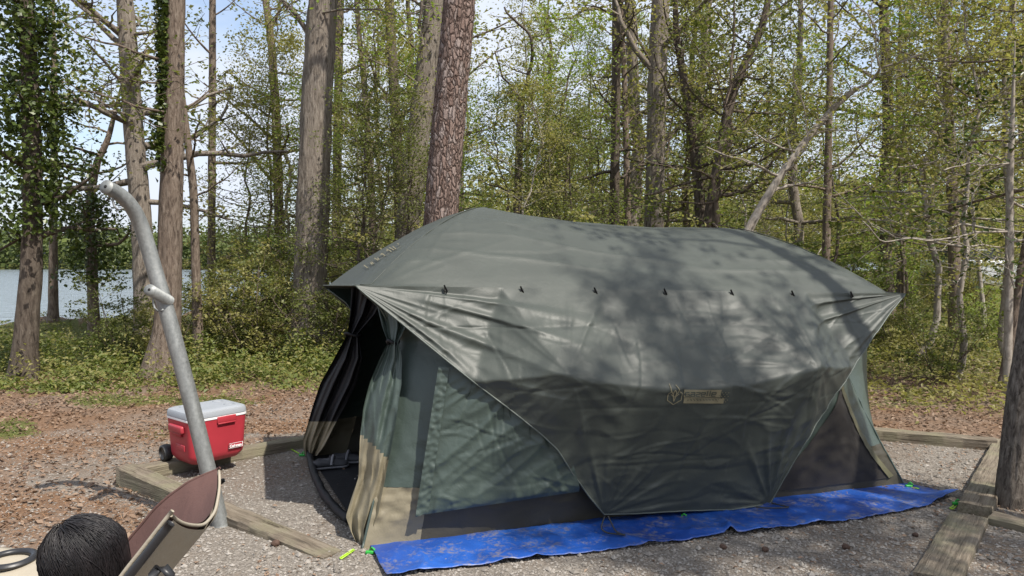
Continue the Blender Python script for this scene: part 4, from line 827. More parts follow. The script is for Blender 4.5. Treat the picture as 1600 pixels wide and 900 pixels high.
# hair: a cap plus many combed strands
face = (lx > .35) & (lz < .35)
k_ = 1.07 + .07*perlin(ph*2, th*3) ; capG = hc + upv*.008 + (np.where(face, .076, .090)*lx*k_)[..., None]*fwd + (np.where(face, .059, .074)*ly*k_)[..., None]*lat + (np.where(lz > -.6, .102, .096)*lz*k_)[..., None]*upv
hair = MB().grid(capG).build('hair', M['hair'], person)
st = MB()
for i in range(3600):
    a0 = hr.random()*2*math.pi; b0_ = math.acos(1-hr.random()*.9); rad_ = 1.02 + .10*hr.random(); pts = []
    a1 = a0 + hr.normal()*.22; ln = .7 + hr.random()*1.1; rad_ += .05*float(perlin(a0*2.5, b0_*3, 2))
    for s_ in np.linspace(0, 1, 6):
        b_ = b0_ + s_*ln; b2 = min(b_, 1.5); ext = max(0, b_-1.5)
        aa = a0 + (a1-a0)*s_
        x_ = math.sin(b2)*math.cos(aa); y_ = math.sin(b2)*math.sin(aa); z_ = math.cos(b2)
        if x_ > .42 and z_ < .15: x_ = x_*.96
        pts.append(hc + upv*.008 + (x_*.095*rad_)*fwd + (y_*.079*rad_)*lat + (z_*.107*rad_)*upv - np.array([-.12, -.05, 1.0])*ext*.10)
    if pts[-1] @ fwd > hc @ fwd + .085 and hr.random() < .75: continue
    st.tube(pts, np.linspace(.0013, .0006, 6), 3, False)
st.build('hair_strands', M['hair'], hair)

# ------------------------------------------------------------------ fallen pine cones
M['cone'] = simple('pine_cone_scales', (.075, .042, .028), .8, .3, 40)
cone_me = None
for i, (px, py, lab) in enumerate([(109, 760, 'pine cone on the litter left of the timbers, above the head'), (40, 735, 'pine cone on the litter at the left edge of the picture'), (286, 862, 'pine cone on the gravel right of the camp chair'), (430, 853, 'pine cone on the gravel below the sunken timber'), (1130, 858, 'pine cone in front of the tarp fold below the tent middle'), (1196, 862, 'pine cone on the gravel under the second elastic loop'), (1322, 858, 'pine cone on the gravel below the right part of the tarp'), (1430, 838, 'pine cone on the gravel left of the cracked timber')]):
    p = gp(px, py); rr0 = np.random.default_rng(60+i)
    if cone_me is None:
        mb = MB(); L_ = np.linspace(-1, 1, 22); R_ = .024*np.sqrt(np.clip(1-L_**2, .02, 1))*(1-.25*L_)
        mb.tube(np.stack([L_*.034, L_*0, L_*0+.02], -1), R_, 14, True, lambda th, p_, r_: r_[:, None]*.35*np.maximum(0, np.sin(th[None]*5 + p_[:, :1]*260)*np.sin(p_[:, :1]*420)))
        o = mb.build('pine_cone', M['cone']); cone_me = o.data
    else: o = bpy.data.objects.new('pine_cone', cone_me); COL.objects.link(o)
    o.location = p; o.rotation_euler = (0, 0, rr0.random()*6.28); sc_c = .5+.3*rr0.random(); o.scale = (sc_c,)*3
    tag(o, lab, 'pine cone', 'fallen pine cones')

# ------------------------------------------------------------------ trees
def smooth_path(p, n):
    p = np.asarray(p, float); k = np.concatenate([[0], np.cumsum(np.linalg.norm(np.diff(p[:, :3], axis=0), axis=1))]); s = np.linspace(0, k[-1], n)
    q = np.stack([np.interp(s, k, p[:, i]) for i in range(p.shape[1])], -1)
    for _ in range(max(2, n//10)): q[1:-1] = (q[:-2] + 2*q[1:-1] + q[2:])/4
    return q
def branch_path(r, start, d, L, n, wob, lift):
    pts = [start]; d = d/np.linalg.norm(d)
    for i in range(n):
        d = d + r.normal(size=3)*wob + np.array([0, 0, lift]); d = d/np.linalg.norm(d); pts.append(pts[-1] + d*L/n)
    return np.array(pts)
def foliage_on(r, wood, lf, trunk, n_br, z0, z1, blen, leafn, lsize, up=(.1, .8), lift=.05, sub=5, spread=.22, low_big=True, prof=None, rscale=.32, az=None, sides=5):
    """branches on a trunk path (x, y, z, r): limbs, side twigs and the leaves along them"""
    zs = trunk[:, 2]; cen = []
    for i in range(n_br):
        f = (i + r.random())/n_br; z = z0 + (z1-z0)*f; k = int(np.clip(np.searchsorted(zs, z), 1, len(zs)-1)); s = trunk[k, :3]; rt = trunk[k, 3]
        a = (i*2.4 + r.random()*1.2) if az is None else az[0] + (az[1]-az[0])*r.random(); e = up[0] + (up[1]-up[0])*f + r.normal()*.12
        L = blen*((1-.62*f) if prof is None else prof(f))*(.7+.6*r.random())
        bp = branch_path(r, s, np.array([math.cos(a)*math.cos(e), math.sin(a)*math.cos(e), math.sin(e)]), L, 7, .16, lift)
        rb = min(rt*.6, max(.006, rt*rscale*(L/blen+.3))); wood.tube(bp, np.linspace(rb, rb*.25+.002, 8), sides, False)
        for j in range(sub):
            q = .25 + .75*(j+r.random())/sub; x = q*7; i0 = min(6, int(x)); sp = bp[i0] + (bp[i0+1]-bp[i0])*(x-i0)
            dd = (bp[i0+1]-bp[i0]); dd /= np.linalg.norm(dd); dd = dd*.6 + r.normal(size=3)*np.array([.7, .7, .35]); tl = L*.42*(1.15-q*.6)*(.6+.7*r.random())
            tp_ = branch_path(r, sp, dd, tl, 4, .2, .02); wood.tube(tp_, np.linspace(rb*.35, .0025, 5), 3, False)
            nl = max(1, int(leafn/sub)); w_ = .15 + .85*r.random(nl); x2 = w_*4; j0 = np.minimum(3, x2.astype(int)); c = tp_[j0] + (tp_[j0+1]-tp_[j0])*(x2-j0)[:, None]
            cen.append(c + r.normal(size=(nl, 3))*spread*np.array([1, 1, .55])*tl**.5)
    if cen: leaves(lf, np.concatenate(cen), lsize, r, .35, .6)
def trunk_mesh(mb, T, sides, rough=0.12, seed=0, flare=True, plates=False):
    def disp(th, p, rr):
        z = p[:, 2:3]; c, s = np.cos(th)[None], np.sin(th)[None]; R = rr[:, None]
        if plates:
            n1 = perlin(c*3.2+seed, s*3.2, z*4.2); n2 = perlin(c*6.5+seed, s*6.5, z*9); g = ridge(n1 + .3*n2, 6)
            return R*(-.11*g + .05*n2 + .03*perlin(c*14, s*14, z*26))
        n1 = perlin(c*5+seed, s*5, z*1.3); n2 = perlin(c*11+seed, s*11, z*3)
        return R*rough*(.55*n1 + .5*n2 - .5*ridge(n1*1.3+n2*.4, 4)) + R*.06*perlin(c+seed, s, z*.5)
    mb.tube(T[:, :3], T[:, 3], sides, True, disp)
TREES = []
def hero(label, path, d, barkn, H=15.0, leafm='leaf_spring', fol=None, limbs=(), sides=20, plates=False, seed=0, cat='tree', flare=1.35, name='tree', ivy=None, rough=.12, leaf_label=None):
    """path: (px, py, width px) from the ground up, all d metres ahead (d may be per point)"""
    dd = lambda i: d[i] if isinstance(d, (list, tuple)) else d
    pts = [(*P(x, y, dd(i)), w*dd(i)/FPX/2) for i, (x, y, w) in enumerate(path)]; T = np.array(pts)
    g = float(gz(T[0, 0], T[0, 1])); dz = T[0, 2]-g
    if dz > .05:                              # carry the trunk down to the ground
        k = (T[0, :2]-T[1, :2])/max(.2, T[1, 2]-T[0, 2]); foot = np.array([*(T[0, :2] + np.clip(k*dz, -.4*dz, .4*dz)), g-.1, T[0, 3]*1.08]); T = np.vstack([foot, T])
    else: T[0, 2] = g-.08
    if H > T[-1, 2]+.5:
        up = T[-1, :3]-T[-2, :3]; up /= np.linalg.norm(up); up = up*.5 + np.array([0, 0, .5]); up /= np.linalg.norm(up); L = (H-T[-1, 2])/up[2]
        T = np.vstack([T] + [[*(T[-1, :3] + up*L*q), T[-1, 3]*(1-.85*q)] for q in (.25, .5, .75, 1)])
    T = smooth_path(T, 130 if sides > 30 else 70)
    fl_ = 1 + (flare-1)*np.exp(-(T[:, 2]-g)/.35); T[:, 3] *= fl_
    root = thing(name, label, cat, (T[0, 0], T[0, 1], g))
    wood = MB(); trunk_mesh(wood, T, sides, rough, seed, plates=plates); r = np.random.default_rng(100+seed); lf = MB()
    for lp, w0, w1, ld in limbs:              # limbs drawn as pixel paths: (path, width start, width end, depth start/end)
        n_ = len(lp); q = np.array([(*P(x, y, ld[0] + (ld[1]-ld[0])*i/(n_-1)), (w0+(w1-w0)*i/(n_-1))*.72*ld[0]/FPX/2) for i, (x, y) in enumerate(lp)]); q = smooth_path(q, 26); kk = np.linspace(0, 1, 26); Lq = np.linalg.norm(q[-1, :3]-q[0, :3]); q[:, 0] += .05*Lq*perlin(kk*4+seed, n_*1.3)*kk; q[:, 1] += .07*Lq*perlin(kk*4+seed, n_*2.7)*kk; q[:, 2] += .07*Lq*perlin(kk*5+seed, n_*3.1)*kk
        lm = MB(); lm.tube(q[:, :3], q[:, 3], 8); lm.build('limb', M[barkn], root)
        for i in range(9):
            k = 5+i*2; tp_ = branch_path(r, q[k, :3], r.normal(size=3) + np.array([0, 0, .3]), .5+.6*r.random(), 5, .25, .03); wood.tube(tp_, np.linspace(q[k, 3]*.45, .003, 6), 4, False)
            if leafm: c = tp_[2:].repeat(6, 0) + r.normal(size=(24, 3))*.14; leaves(lf, c, .075, r)
    for f in (fol or []):
        kw = dict(f); foliage_on(r, wood, lf, T, **kw)
    wood.build('trunk', M[barkn], root)
    if lf.n: lf.build('crown', M[leafm], root, smooth=False)
    if ivy:
        z0, z1, n_, rad_, azr, lsz, mt = ivy; zz = z0 + (z1-z0)*r.random(n_)**.9; k = np.clip(np.searchsorted(T[:, 2], zz), 0, len(T)-1); a = azr[0] + (azr[1]-azr[0])*r.random(n_)
        env = .55 + .9*np.clip(perlin(zz*1.3, a*1.1, seed)+.35, 0, 1.2); rr = T[k, 3]*.95 + rad_*env*r.random(n_)**.8
        c = np.stack([T[k, 0] + np.cos(a)*rr, T[k, 1] + np.sin(a)*rr, zz + .1*r.normal(size=n_)], -1); im = MB(); leaves(im, c, lsz, r, .1, .8); im.build('ivy', M[mt], root, smooth=False)
    TREES.append(root); return root
F = lambda **k: k
FRONT = (math.pi*1.05, math.pi*1.95)
# left, by the lake
hero('ivy covered tree trunk at the far left by the lake', [(35, 600, 36), (42, 500, 34), (50, 400, 30), (52, 250, 28), (45, 100, 24), (40, -20, 20)], 10.4, 'bark_dark', 11, 'leaf_dark', [F(n_br=14, z0=1.6, z1=5.4, blen=1.15, leafn=110, lsize=.085, up=(-.1, .3))], ivy=(2.0, 5.4, 5200, .62, (0, 6.28), .075, 'leaf_ivy'), seed=1)
hero('slim straight trunk standing at the water edge on the left', [(83, 512, 14), (84, 330, 12), (85, 160, 10)], 16.5, 'bark_brown', 8.5, 'leaf_mid', [F(n_br=10, z0=2, z1=8, blen=1.4, leafn=26, lsize=.09)], sides=10, seed=2)
hero('trunk with a dark ivy bulge right of the slim waterside trunk', [(147, 515, 16), (143, 400, 15), (140, 320, 13), (150, 255, 11), (168, 222, 9)], 15.5, 'bark_brown', 5.5, 'leaf_dark', [F(n_br=12, z0=1.9, z1=5, blen=1.5, leafn=85, lsize=.09, up=(-.15, .3), prof=lambda f: 1)], ivy=(1.2, 3.0, 2200, .62, (0, 6.28), .08, 'leaf_dark'), sides=12, seed=3)
hero('grey forked trunk just left of the ivy clad trunk', [(228, 500, 33), (222, 350, 31), (208, 200, 29), (200, 60, 26), (194, -10, 24)], 13.8, 'bark_grey', 14, 'leaf_spring', [F(n_br=18, z0=2.6, z1=8, blen=2.4, leafn=110, lsize=.085, up=(0, .4))], limbs=[([(190, 55), (170, 38), (140, 15), (110, -15)], 14, 9, (13.8, 13)), ([(205, 150), (160, 90), (120, 55)], 8, 3, (13.8, 12.8)), ([(210, 180), (150, 170), (100, 140)], 7, 3, (13.6, 12.6))], sides=26, seed=4)
hero('tall brown trunk with ivy up its left side behind the pole', [(254, 588, 44), (262, 500, 37), (268, 300, 34), (272, 100, 31), (273, -20, 29)], 10.7, 'bark_brown', 15, 'leaf_mid', [F(n_br=6, z0=5.5, z1=11, blen=2.4, leafn=60, lsize=.1)], limbs=[([(256, 95), (200, 78), (150, 62), (90, 35)], 7, 2, (10.6, 9.8)), ([(255, 130), (215, 128), (180, 118)], 5, 2, (10.6, 10)), ([(256, 175), (205, 165), (140, 140), (95, 130)], 6, 2, (10.5, 9.6))], ivy=(3.0, 5.6, 1500, .13, (2.4, 4.6), .075, 'leaf_ivy'), sides=44, seed=5, flare=1.7)
hero('thin trunk bending left between ivy trunk and straight pole tree', [(311, 556, 15), (306, 430, 14), (303, 300, 12), (293, 215, 10), (285, 150, 8)], 12.0, 'bark_brown', 5.6, 'leaf_mid', [F(n_br=10, z0=2.4, z1=5.5, blen=1.2, leafn=40, lsize=.08)], sides=12, seed=6)
hero('straight slender trunk in front of the open lake', [(330, 495, 13), (331, 300, 12), (332, 100, 11), (332, -20, 10)], 18.5, 'bark_brown', 13, 'leaf_mid', [F(n_br=12, z0=3.5, z1=12, blen=1.7, leafn=22, lsize=.10)], sides=12, seed=7)
hero('slim trunk forking near the top left of the large grey trunk', [(438, 440, 15), (436, 340, 15), (432, 200, 14), (424, 60, 12), (412, -15, 10)], 17.5, 'bark_brown', 13, 'leaf_spring', [F(n_br=16, z0=2.5, z1=10, blen=2.2, leafn=38, lsize=.11)], limbs=[([(425, 40), (435, 20), (440, -8)], 8, 5, (17.5, 17.5)), ([(432, 190), (405, 170), (370, 160)], 6, 2, (17.5, 17))], sides=14, seed=8)
hero('large grey barked trunk with flared base left of the tent', [(482, 556, 56), (484, 500, 52), (489, 300, 49), (497, 120, 46), (506, -20, 43)], 13.0, 'bark_grey', 17, 'leaf_bright', [F(n_br=7, z0=5.8, z1=12, blen=3, leafn=90, lsize=.11)], limbs=[([(486, 60), (465, 25), (445, 5), (425, -20)], 12, 7, (13, 12.8)), ([(500, 20), (560, 12), (620, 22), (655, 60)], 5, 2, (12.8, 12))], sides=56, seed=9, flare=1.75)
hero('straight reddish trunk right of the large grey trunk', [(525, 420, 15), (527, 250, 14), (531, -10, 13)], 21, 'bark_brown', 17, 'leaf_spring', [F(n_br=20, z0=3, z1=15, blen=2.6, leafn=40, lsize=.12)], sides=12, seed=10)
hero('thin wavy trunk in the bright leaves between the big trunks', [(585, 400, 13), (578, 250, 11), (568, 120, 9), (558, 20, 8)], 20, 'bark_brown', 12, 'leaf_bright', [F(n_br=22, z0=2.5, z1=11, blen=2.3, leafn=60, lsize=.12)], sides=10, seed=11)
hero('dark upright trunk left of the leaning grey trunk', [(626, 400, 18), (622, 250, 17), (613, 90, 16), (607, -15, 15)], 18.5, 'bark_dark', 15, 'leaf_bright', [F(n_br=18, z0=3.5, z1=12, blen=2.4, leafn=55, lsize=.12)], sides=14, seed=12)
hero('smooth grey trunk leaning right beside the scaly pine', [(632, 430, 38), (640, 330, 36), (655, 200, 35), (672, 70, 34), (684, -15, 33)], 14.5, 'bark_grey', 15, 'leaf_bright', [F(n_br=7, z0=5.5, z1=12, blen=2.6, leafn=60, lsize=.11)], limbs=[([(660, 70), (655, 40), (660, 5), (664, -20)], 8, 6, (14.3, 14)), ([(652, 130), (625, 110), (580, 95), (545, 70)], 5, 2, (14.2, 13.5))], sides=40, seed=13)
hero('scaly reddish pine trunk rising directly behind the tent', [(682, 480, 56), (688, 345, 54), (700, 200, 52), (713, 60, 50), (720, -20, 49)], 10.6, 'bark_pine', 17, 'leaf_dark', [F(n_br=12, z0=9, z1=16, blen=2.6, leafn=120, lsize=.12)], sides=64, plates=True, seed=14, cat='pine tree', name='pine_tree')
# behind the tent, to the right of the pine
hero('small dark forked trunk right of the scaly pine', [(807, 420, 14), (809, 300, 13), (812, 210, 12), (815, 155, 11)], 14.5, 'bark_dark', 4.9, 'leaf_spring', [F(n_br=5, z0=2.5, z1=4.8, blen=1.2, leafn=40, lsize=.08)], limbs=[([(815, 160), (824, 125), (832, 85), (832, 60), (805, 40), (790, 10)], 9, 4, (14.5, 14.2)), ([(815, 160), (800, 138), (785, 120), (775, 85)], 6, 3, (14.5, 14.2))], sides=12, seed=15)
hero('straight dark trunk standing left of the widest right hand trunk', [(958, 430, 17), (961, 250, 15), (963, 100, 14), (963, -10, 13)], 16, 'bark_dark', 14, 'leaf_spring', [F(n_br=18, z0=3, z1=10, blen=2.0, leafn=45, lsize=.085)], limbs=[([(968, 0), (985, 40), (1005, 75), (1020, 110)], 6, 5, (15.8, 15.6))], sides=14, seed=16)
hero('thinner companion trunk tight beside the straight dark trunk', [(982, 430, 11), (979, 260, 10), (976, 130, 9), (972, 40, 8)], 16.6, 'bark_brown', 8.5, 'leaf_spring', [F(n_br=14, z0=2.5, z1=8.3, blen=1.8, leafn=40, lsize=.085)], sides=10, seed=17)
hero('widest grey trunk over the middle of the tent roof', [(1020, 430, 31), (1023, 300, 30), (1027, 120, 28), (1033, -20, 26)], 15.0, 'bark_grey', 15, 'leaf_spring', [F(n_br=10, z0=4.5, z1=11, blen=2.3, leafn=55, lsize=.09)], limbs=[([(1020, 225), (1065, 200), (1100, 195)], 3, 2, (15, 14))], sides=36, seed=18)
hero('dark curved trunk bending left above the tent saddle', [(1100, 430, 18), (1095, 330, 17), (1083, 215, 15), (1070, 130, 13), (1056, 55, 10), (1055, -15, 8)], 13.5, 'bark_dark', 9, 'leaf_spring', [F(n_br=16, z0=2.6, z1=8, blen=1.7, leafn=50, lsize=.08)], limbs=[([(1068, 100), (1055, 70), (1045, 45)], 7, 4, (13.5, 13.4)), ([(1092, 285), (1075, 185), (1045, 215), (1015, 250), (985, 270)], 5, 2, (13.4, 12.6))], sides=14, seed=19)
hero('dark trunk leaning right with a crooked top', [(1098, 430, 20), (1112, 320, 18), (1128, 225, 16), (1142, 150, 15), (1165, 95, 12), (1190, 50, 11), (1203, -10, 10)], 13.0, 'bark_dark', 8.5, 'leaf_spring', [F(n_br=18, z0=2.6, z1=8, blen=1.7, leafn=55, lsize=.08)], limbs=[([(1150, 140), (1160, 128), (1164, 118)], 8, 5, (13, 12.9))], sides=14, seed=20)
hero('pale leaning trunk arching up to the right over the tent', [(1168, 362, 15), (1185, 330, 14), (1225, 265, 12), (1270, 205, 11), (1310, 160, 10), (1338, 138, 9)], 10.6, 'bark_pale', 4.3, 'leaf_spring', [F(n_br=10, z0=2.6, z1=4.1, blen=1.1, leafn=50, lsize=.06)], limbs=[([(1335, 140), (1360, 128), (1380, 105), (1410, 95), (1440, 88)], 7, 3, (10.6, 10)), ([(1376, 110), (1368, 80), (1370, 50), (1355, 20), (1330, 5)], 4, 2, (10.3, 10)), ([(1262, 212), (1255, 160), (1238, 120), (1240, 90)], 3, 2, (10.5, 10.2)), ([(1275, 200), (1330, 205), (1370, 215)], 3, 1, (10.5, 10))], sides=14, seed=21, flare=1)
hero('thin upright trunk behind the pale leaning trunk', [(1290, 430, 13), (1293, 300, 12), (1296, 150, 10), (1298, -10, 9)], 15.5, 'bark_brown', 10, 'leaf_spring', [F(n_br=18, z0=2.6, z1=9.5, blen=1.9, leafn=55, lsize=.085)], sides=12, seed=22)
hero('straight brown trunk with broken top far right', [(1492, 440, 18), (1488, 300, 17), (1483, 180, 15), (1477, 60, 13), (1475, -15, 12)], 15.5, 'bark_brown', 9, 'leaf_spring', [F(n_br=18, z0=2.8, z1=8.8, blen=2.0, leafn=60, lsize=.085)], sides=14, seed=23)
hero('short dark trunk standing near the distant dark trailer', [(1408, 446, 13), (1407, 400, 12), (1404, 350, 11), (1402, 250, 9), (1405, 100, 7)], 24, 'bark_dark', 11, 'leaf_bright', [F(n_br=18, z0=3.2, z1=10.5, blen=2.4, leafn=60, lsize=.13)], sides=10, seed=24)
hero('thin pale understory tree with a long low branch at far right', [(1573, 615, 13), (1576, 500, 12), (1577, 380, 12), (1578, 280, 10), (1582, 180, 7)], 9.2, 'bark_pale', 4.4, 'leaf_dark', [F(n_br=9, z0=1.9, z1=4.2, blen=1.2, leafn=70, lsize=.075, up=(-.05, .4))], limbs=[([(1576, 362), (1545, 362), (1500, 372), (1440, 378), (1390, 372), (1350, 355)], 5, 2, (9.2, 8.4)), ([(1578, 255), (1545, 258), (1500, 258), (1475, 262)], 4, 2, (9.2, 8.8)), ([(1585, 450), (1575, 420), (1572, 380), (1580, 350)], 4, 3, (9.0, 9.0))], sides=14, seed=25, flare=1.1)
hero('thin leaning tree with crossing limbs at the top right', [(1640, 560, 12), (1625, 380, 11), (1608, 180, 10), (1595, 105, 9), (1585, 60, 7)], 11.5, 'bark_brown', 6, 'leaf_spring', [F(n_br=14, z0=2.3, z1=5.8, blen=1.5, leafn=70, lsize=.07)], limbs=[([(1600, 120), (1570, 150), (1520, 175), (1470, 195), (1440, 215)], 6, 2, (11.4, 10.5)), ([(1598, 110), (1560, 108), (1520, 110)], 6, 2, (11.4, 11))], sides=12, seed=26)
hero('thick bark trunk cut off by the right edge beside the timbers', [(1586, 798, 52), (1588, 740, 45), (1594, 650, 42), (1606, 560, 41), (1635, 380, 39), (1672, 150, 36), (1700, -50, 33)], 5.1, 'bark_oak', 9.5, 'leaf_spring', [F(n_br=10, z0=4.6, z1=9.3, blen=2.1, leafn=150, lsize=.08)], sides=48, seed=27, flare=1.25)

# a tree standing just right of the frame: its trunk and limbs throw the shadow over the right end of the tent
sx_, sy_ = 2.50 + 3.3*.74, 5.62 - 3.3*.67
def plain_tree(x, y, H, r0, z0, label, seed, nb=20, leafn=110, bl=2.2):
    r = np.random.default_rng(seed); z = np.linspace(-.1, H, 40); w_ = np.cumsum(r.normal(size=(40, 2))*.025, 0); T = np.column_stack([x+w_[:, 0], y+w_[:, 1], z, np.interp(z, [0, H], [r0, .03])]); T[:, 3] *= 1+.5*np.exp(-np.clip(z, 0, 9)/.3)
    root = thing('tree', label, 'tree', (x, y, 0)); wood, lf = MB(), MB(); trunk_mesh(wood, T, 28, .12, seed); foliage_on(r, wood, lf, T, nb, z0, H-.2, bl, leafn, .085); wood.build('trunk', M['bark_grey'], root); lf.build('crown', M['leaf_spring'], root, smooth=False)
plain_tree(sx_, sy_, 11, .15, 6.4, 'slender tree standing just outside the right edge of the picture', 901, 12, 60, 1.9)
plain_tree(6.3, .15, 10.6, .19, 5.6, 'broad leafy tree standing right of the camera outside the picture', 902, 34, 300, 2.7)

# repeated woodland trees: a few kinds built once and copied
def make_kind(kind, seed):
    r = np.random.default_rng(500+seed); wood, lf = MB(), MB()
    if kind == 'tall':
        H = 14 + 4*r.random(); z = np.linspace(-.15, H, 24); w_ = np.cumsum(r.normal(size=(24, 2))*.07, 0); T = np.column_stack([w_[:, 0]-w_[0, 0], w_[:, 1]-w_[0, 1], z, np.interp(z, [0, H], [.15+.05*r.random(), .02])])
        trunk_mesh(wood, T, 10, .12, seed); foliage_on(r, wood, lf, T, 34, 2.5+r.random(), H-.2, 3.2, 190, .115, (.05, .9), .04, 6, .30)
    elif kind == 'under':
        H = 5.4 + 2.6*r.random(); z = np.linspace(-.1, H, 18); w_ = np.cumsum(r.normal(size=(18, 2))*.07, 0); T = np.column_stack([w_[:, 0]-w_[0, 0], w_[:, 1]-w_[0, 1], z, np.interp(z, [0, H], [.04+.02*r.random(), .008])])
        trunk_mesh(wood, T, 8, .1, seed); foliage_on(r, wood, lf, T, 30, 1.55, H-.1, 1.7, 170, .058, (-.05, .7), .02, 7, .26, rscale=.4)
    else:
        for s in range(6):
            a = s*1.05+r.random(); T = np.column_stack([branch_path(r, np.array([.06*math.cos(a), .06*math.sin(a), -.05]), np.array([math.cos(a)*.45, math.sin(a)*.45, 1.0]), 1.1+.7*r.random(), 9, .08, .02), np.linspace(.014, .004, 10)])
            wood.tube(T[:, :3], T[:, 3], 5, False); foliage_on(r, wood, lf, T, 7, .12, T[-1, 2]-.05, .55, 70, .06, (0, .7), .02, 4, .16, prof=lambda f: 1)
    return wood, lf
KIND = {}
def kindmesh(kind, i, bark, leafm):
    key = (kind, i, bark, leafm)
    if key not in KIND:
        if (kind, i) not in KIND: KIND[(kind, i)] = make_kind(kind, {'tall': 0, 'under': 20, 'shrub': 40}[kind]+i)
        w_, l_ = KIND[(kind, i)]; a = w_.build('stem' if kind == 'shrub' else 'trunk', M[bark]); c = l_.build('foliage' if kind == 'shrub' else 'crown', M[leafm], smooth=False)
        KIND[key] = (a.data, c.data); bpy.data.objects.remove(a); bpy.data.objects.remove(c)
    return KIND[key]
PLACED = {'tall': [], 'under': [], 'shrub': []}
def place(kind, i, px, d, bark, leafm, s, rot):
    x = (px-800)/FPX*d
    if lake_d(x, d) > -.8: return
    PLACED[kind].append((px, d, x, i, bark, leafm, s, rot))
r = np.random.default_rng(77)
def spread_px(lo, hi, n): return lo + (hi-lo)*(np.arange(n)+r.random(n))/n
for lo, hi, n, d0, d1 in ((560, 1640, 7, 19, 26), (520, 1700, 9, 27, 38), (500, 1750, 11, 40, 58), (540, 1700, 10, 60, 85)):
    for px in spread_px(lo, hi, n):
        if d0 < 27 and 735 < px < 930: px += 190                  # a lighter gap with sky shows right of the pine
        place('tall', int(r.integers(5)), px, d0 + (d1-d0)*r.random(), ['bark_brown', 'bark_dark', 'bark_grey'][int(r.integers(3))], ['leaf_spring', 'leaf_spring', 'leaf_bright', 'leaf_mid'][int(r.integers(4))], .85+.4*r.random(), r.random()*6.28)
for lo, hi, n, d0, d1 in ((540, 1000, 3, 12, 15), (1050, 1640, 3, 11, 14), (560, 1650, 12, 16.5, 21), (560, 1650, 10, 21, 28), (400, 520, 3, 15, 19), (1480, 1640, 2, 9.2, 10.5)):
    for px in spread_px(lo, hi, n): place('under', int(r.integers(5)), px, d0 + (d1-d0)*r.random(), ['bark_brown', 'bark_dark', 'bark_pale'][int(r.integers(3))], ['leaf_spring', 'leaf_spring', 'leaf_mid', 'leaf_bright'][int(r.integers(4))], .8+.5*r.random(), r.random()*6.28)
for px, d in ((388, 17.0), (425, 16.2)): place('under', int(r.integers(5)), px, d, 'bark_brown', 'leaf_spring', .95, r.random()*6.28)
for px, d in ((600, 12.5), (560, 12), (630, 13.2), (850, 13.5), (880, 14.5), (905, 13)): place('under', int(r.integers(5)), px, d, 'bark_dark', 'leaf_mid', .75, r.random()*6.28)
for lo, hi, n, d0, d1 in ((350, 540, 9, 12, 16), (180, 340, 4, 11.5, 13.5), (1350, 1640, 5, 9.5, 15), (1300, 1650, 8, 18, 28), (540, 1300, 12, 10, 14), (520, 1680, 18, 32, 46)):
    for px in spread_px(lo, hi, n): place('shrub', int(r.integers(4)), px, d0 + (d1-d0)*r.random(), 'bark_brown', (['leaf_bright', 'leaf_spring', 'leaf_ground', 'leaf_bright'] if px > 1300 else ['leaf_spring', 'leaf_mid', 'leaf_ground', 'leaf_spring'])[int(r.integers(4))], (2.2 if d0 > 30 else .55 if px < 340 else .45 if (px > 1300 and d0 < 12) else .8)+(.5 if d0 < 30 else 1)*r.random(), r.random()*6.28)
ORD = 'first second third fourth fifth sixth seventh eighth ninth tenth eleventh twelfth thirteenth fourteenth fifteenth sixteenth seventeenth eighteenth nineteenth twentieth'.split()
LEAFW = {'leaf_spring': 'yellow green', 'leaf_bright': 'bright green', 'leaf_mid': 'mid green', 'leaf_ground': 'fresh green', 'leaf_dark': 'dark green'}
NOUN = {'tall': ('tree', 'tall', 'tree', 'woodland trees behind the tent'), 'under': ('sapling', 'thin', 'sapling', 'understory saplings around the tent'), 'shrub': ('shrub', 'low', 'shrub', 'shrubs on the forest floor')}
def zone(px): return 'left of large grey trunk' if px < 480 else 'behind left tent half' if px < 760 else 'behind tent middle' if px < 1060 else 'behind right tent half' if px < 1400 else 'right of tent'
def far_word(kind, d): return {'tall': ('nearer row', 'middle row', 'back row', 'farthest row')[int(np.searchsorted([26.5, 39, 59], d))], 'under': ('front row', 'middle row', 'rear row')[int(np.searchsorted([13, 19], d))], 'shrub': ('near', 'mid', 'rear', 'distant')[int(np.searchsorted([12, 16, 30], d))] + ' row'}[kind]
for kind in ('tall', 'under', 'shrub'):
    cnt = {}
    for px, d, x, i, bark, leafm, s, rot in sorted(PLACED[kind]):
        key = (zone(px), leafm, far_word(kind, d)); cnt[key] = cnt.get(key, 0) + 1; nm, adj, cat, grp = NOUN[kind]
        lab = f'{ORD[cnt[key]-1]} {adj} {LEAFW[leafm]} {nm} from left, {key[2]}, {key[0]}'
        g = float(gz(x, d)); root = thing({'tall': 'woodland_tree', 'under': 'sapling', 'shrub': 'shrub'}[kind], lab, cat, (x, d, g), grp); root.rotation_euler = (0, 0, rot); root.scale = (s, s, s)
        wm, lm = kindmesh(kind, i, bark, leafm)
        for nm_, me_ in ((('stem', wm), ('foliage', lm)) if kind == 'shrub' else (('trunk', wm), ('crown', lm))):
            o = bpy.data.objects.new(nm_, me_); COL.objects.link(o); o.parent = root

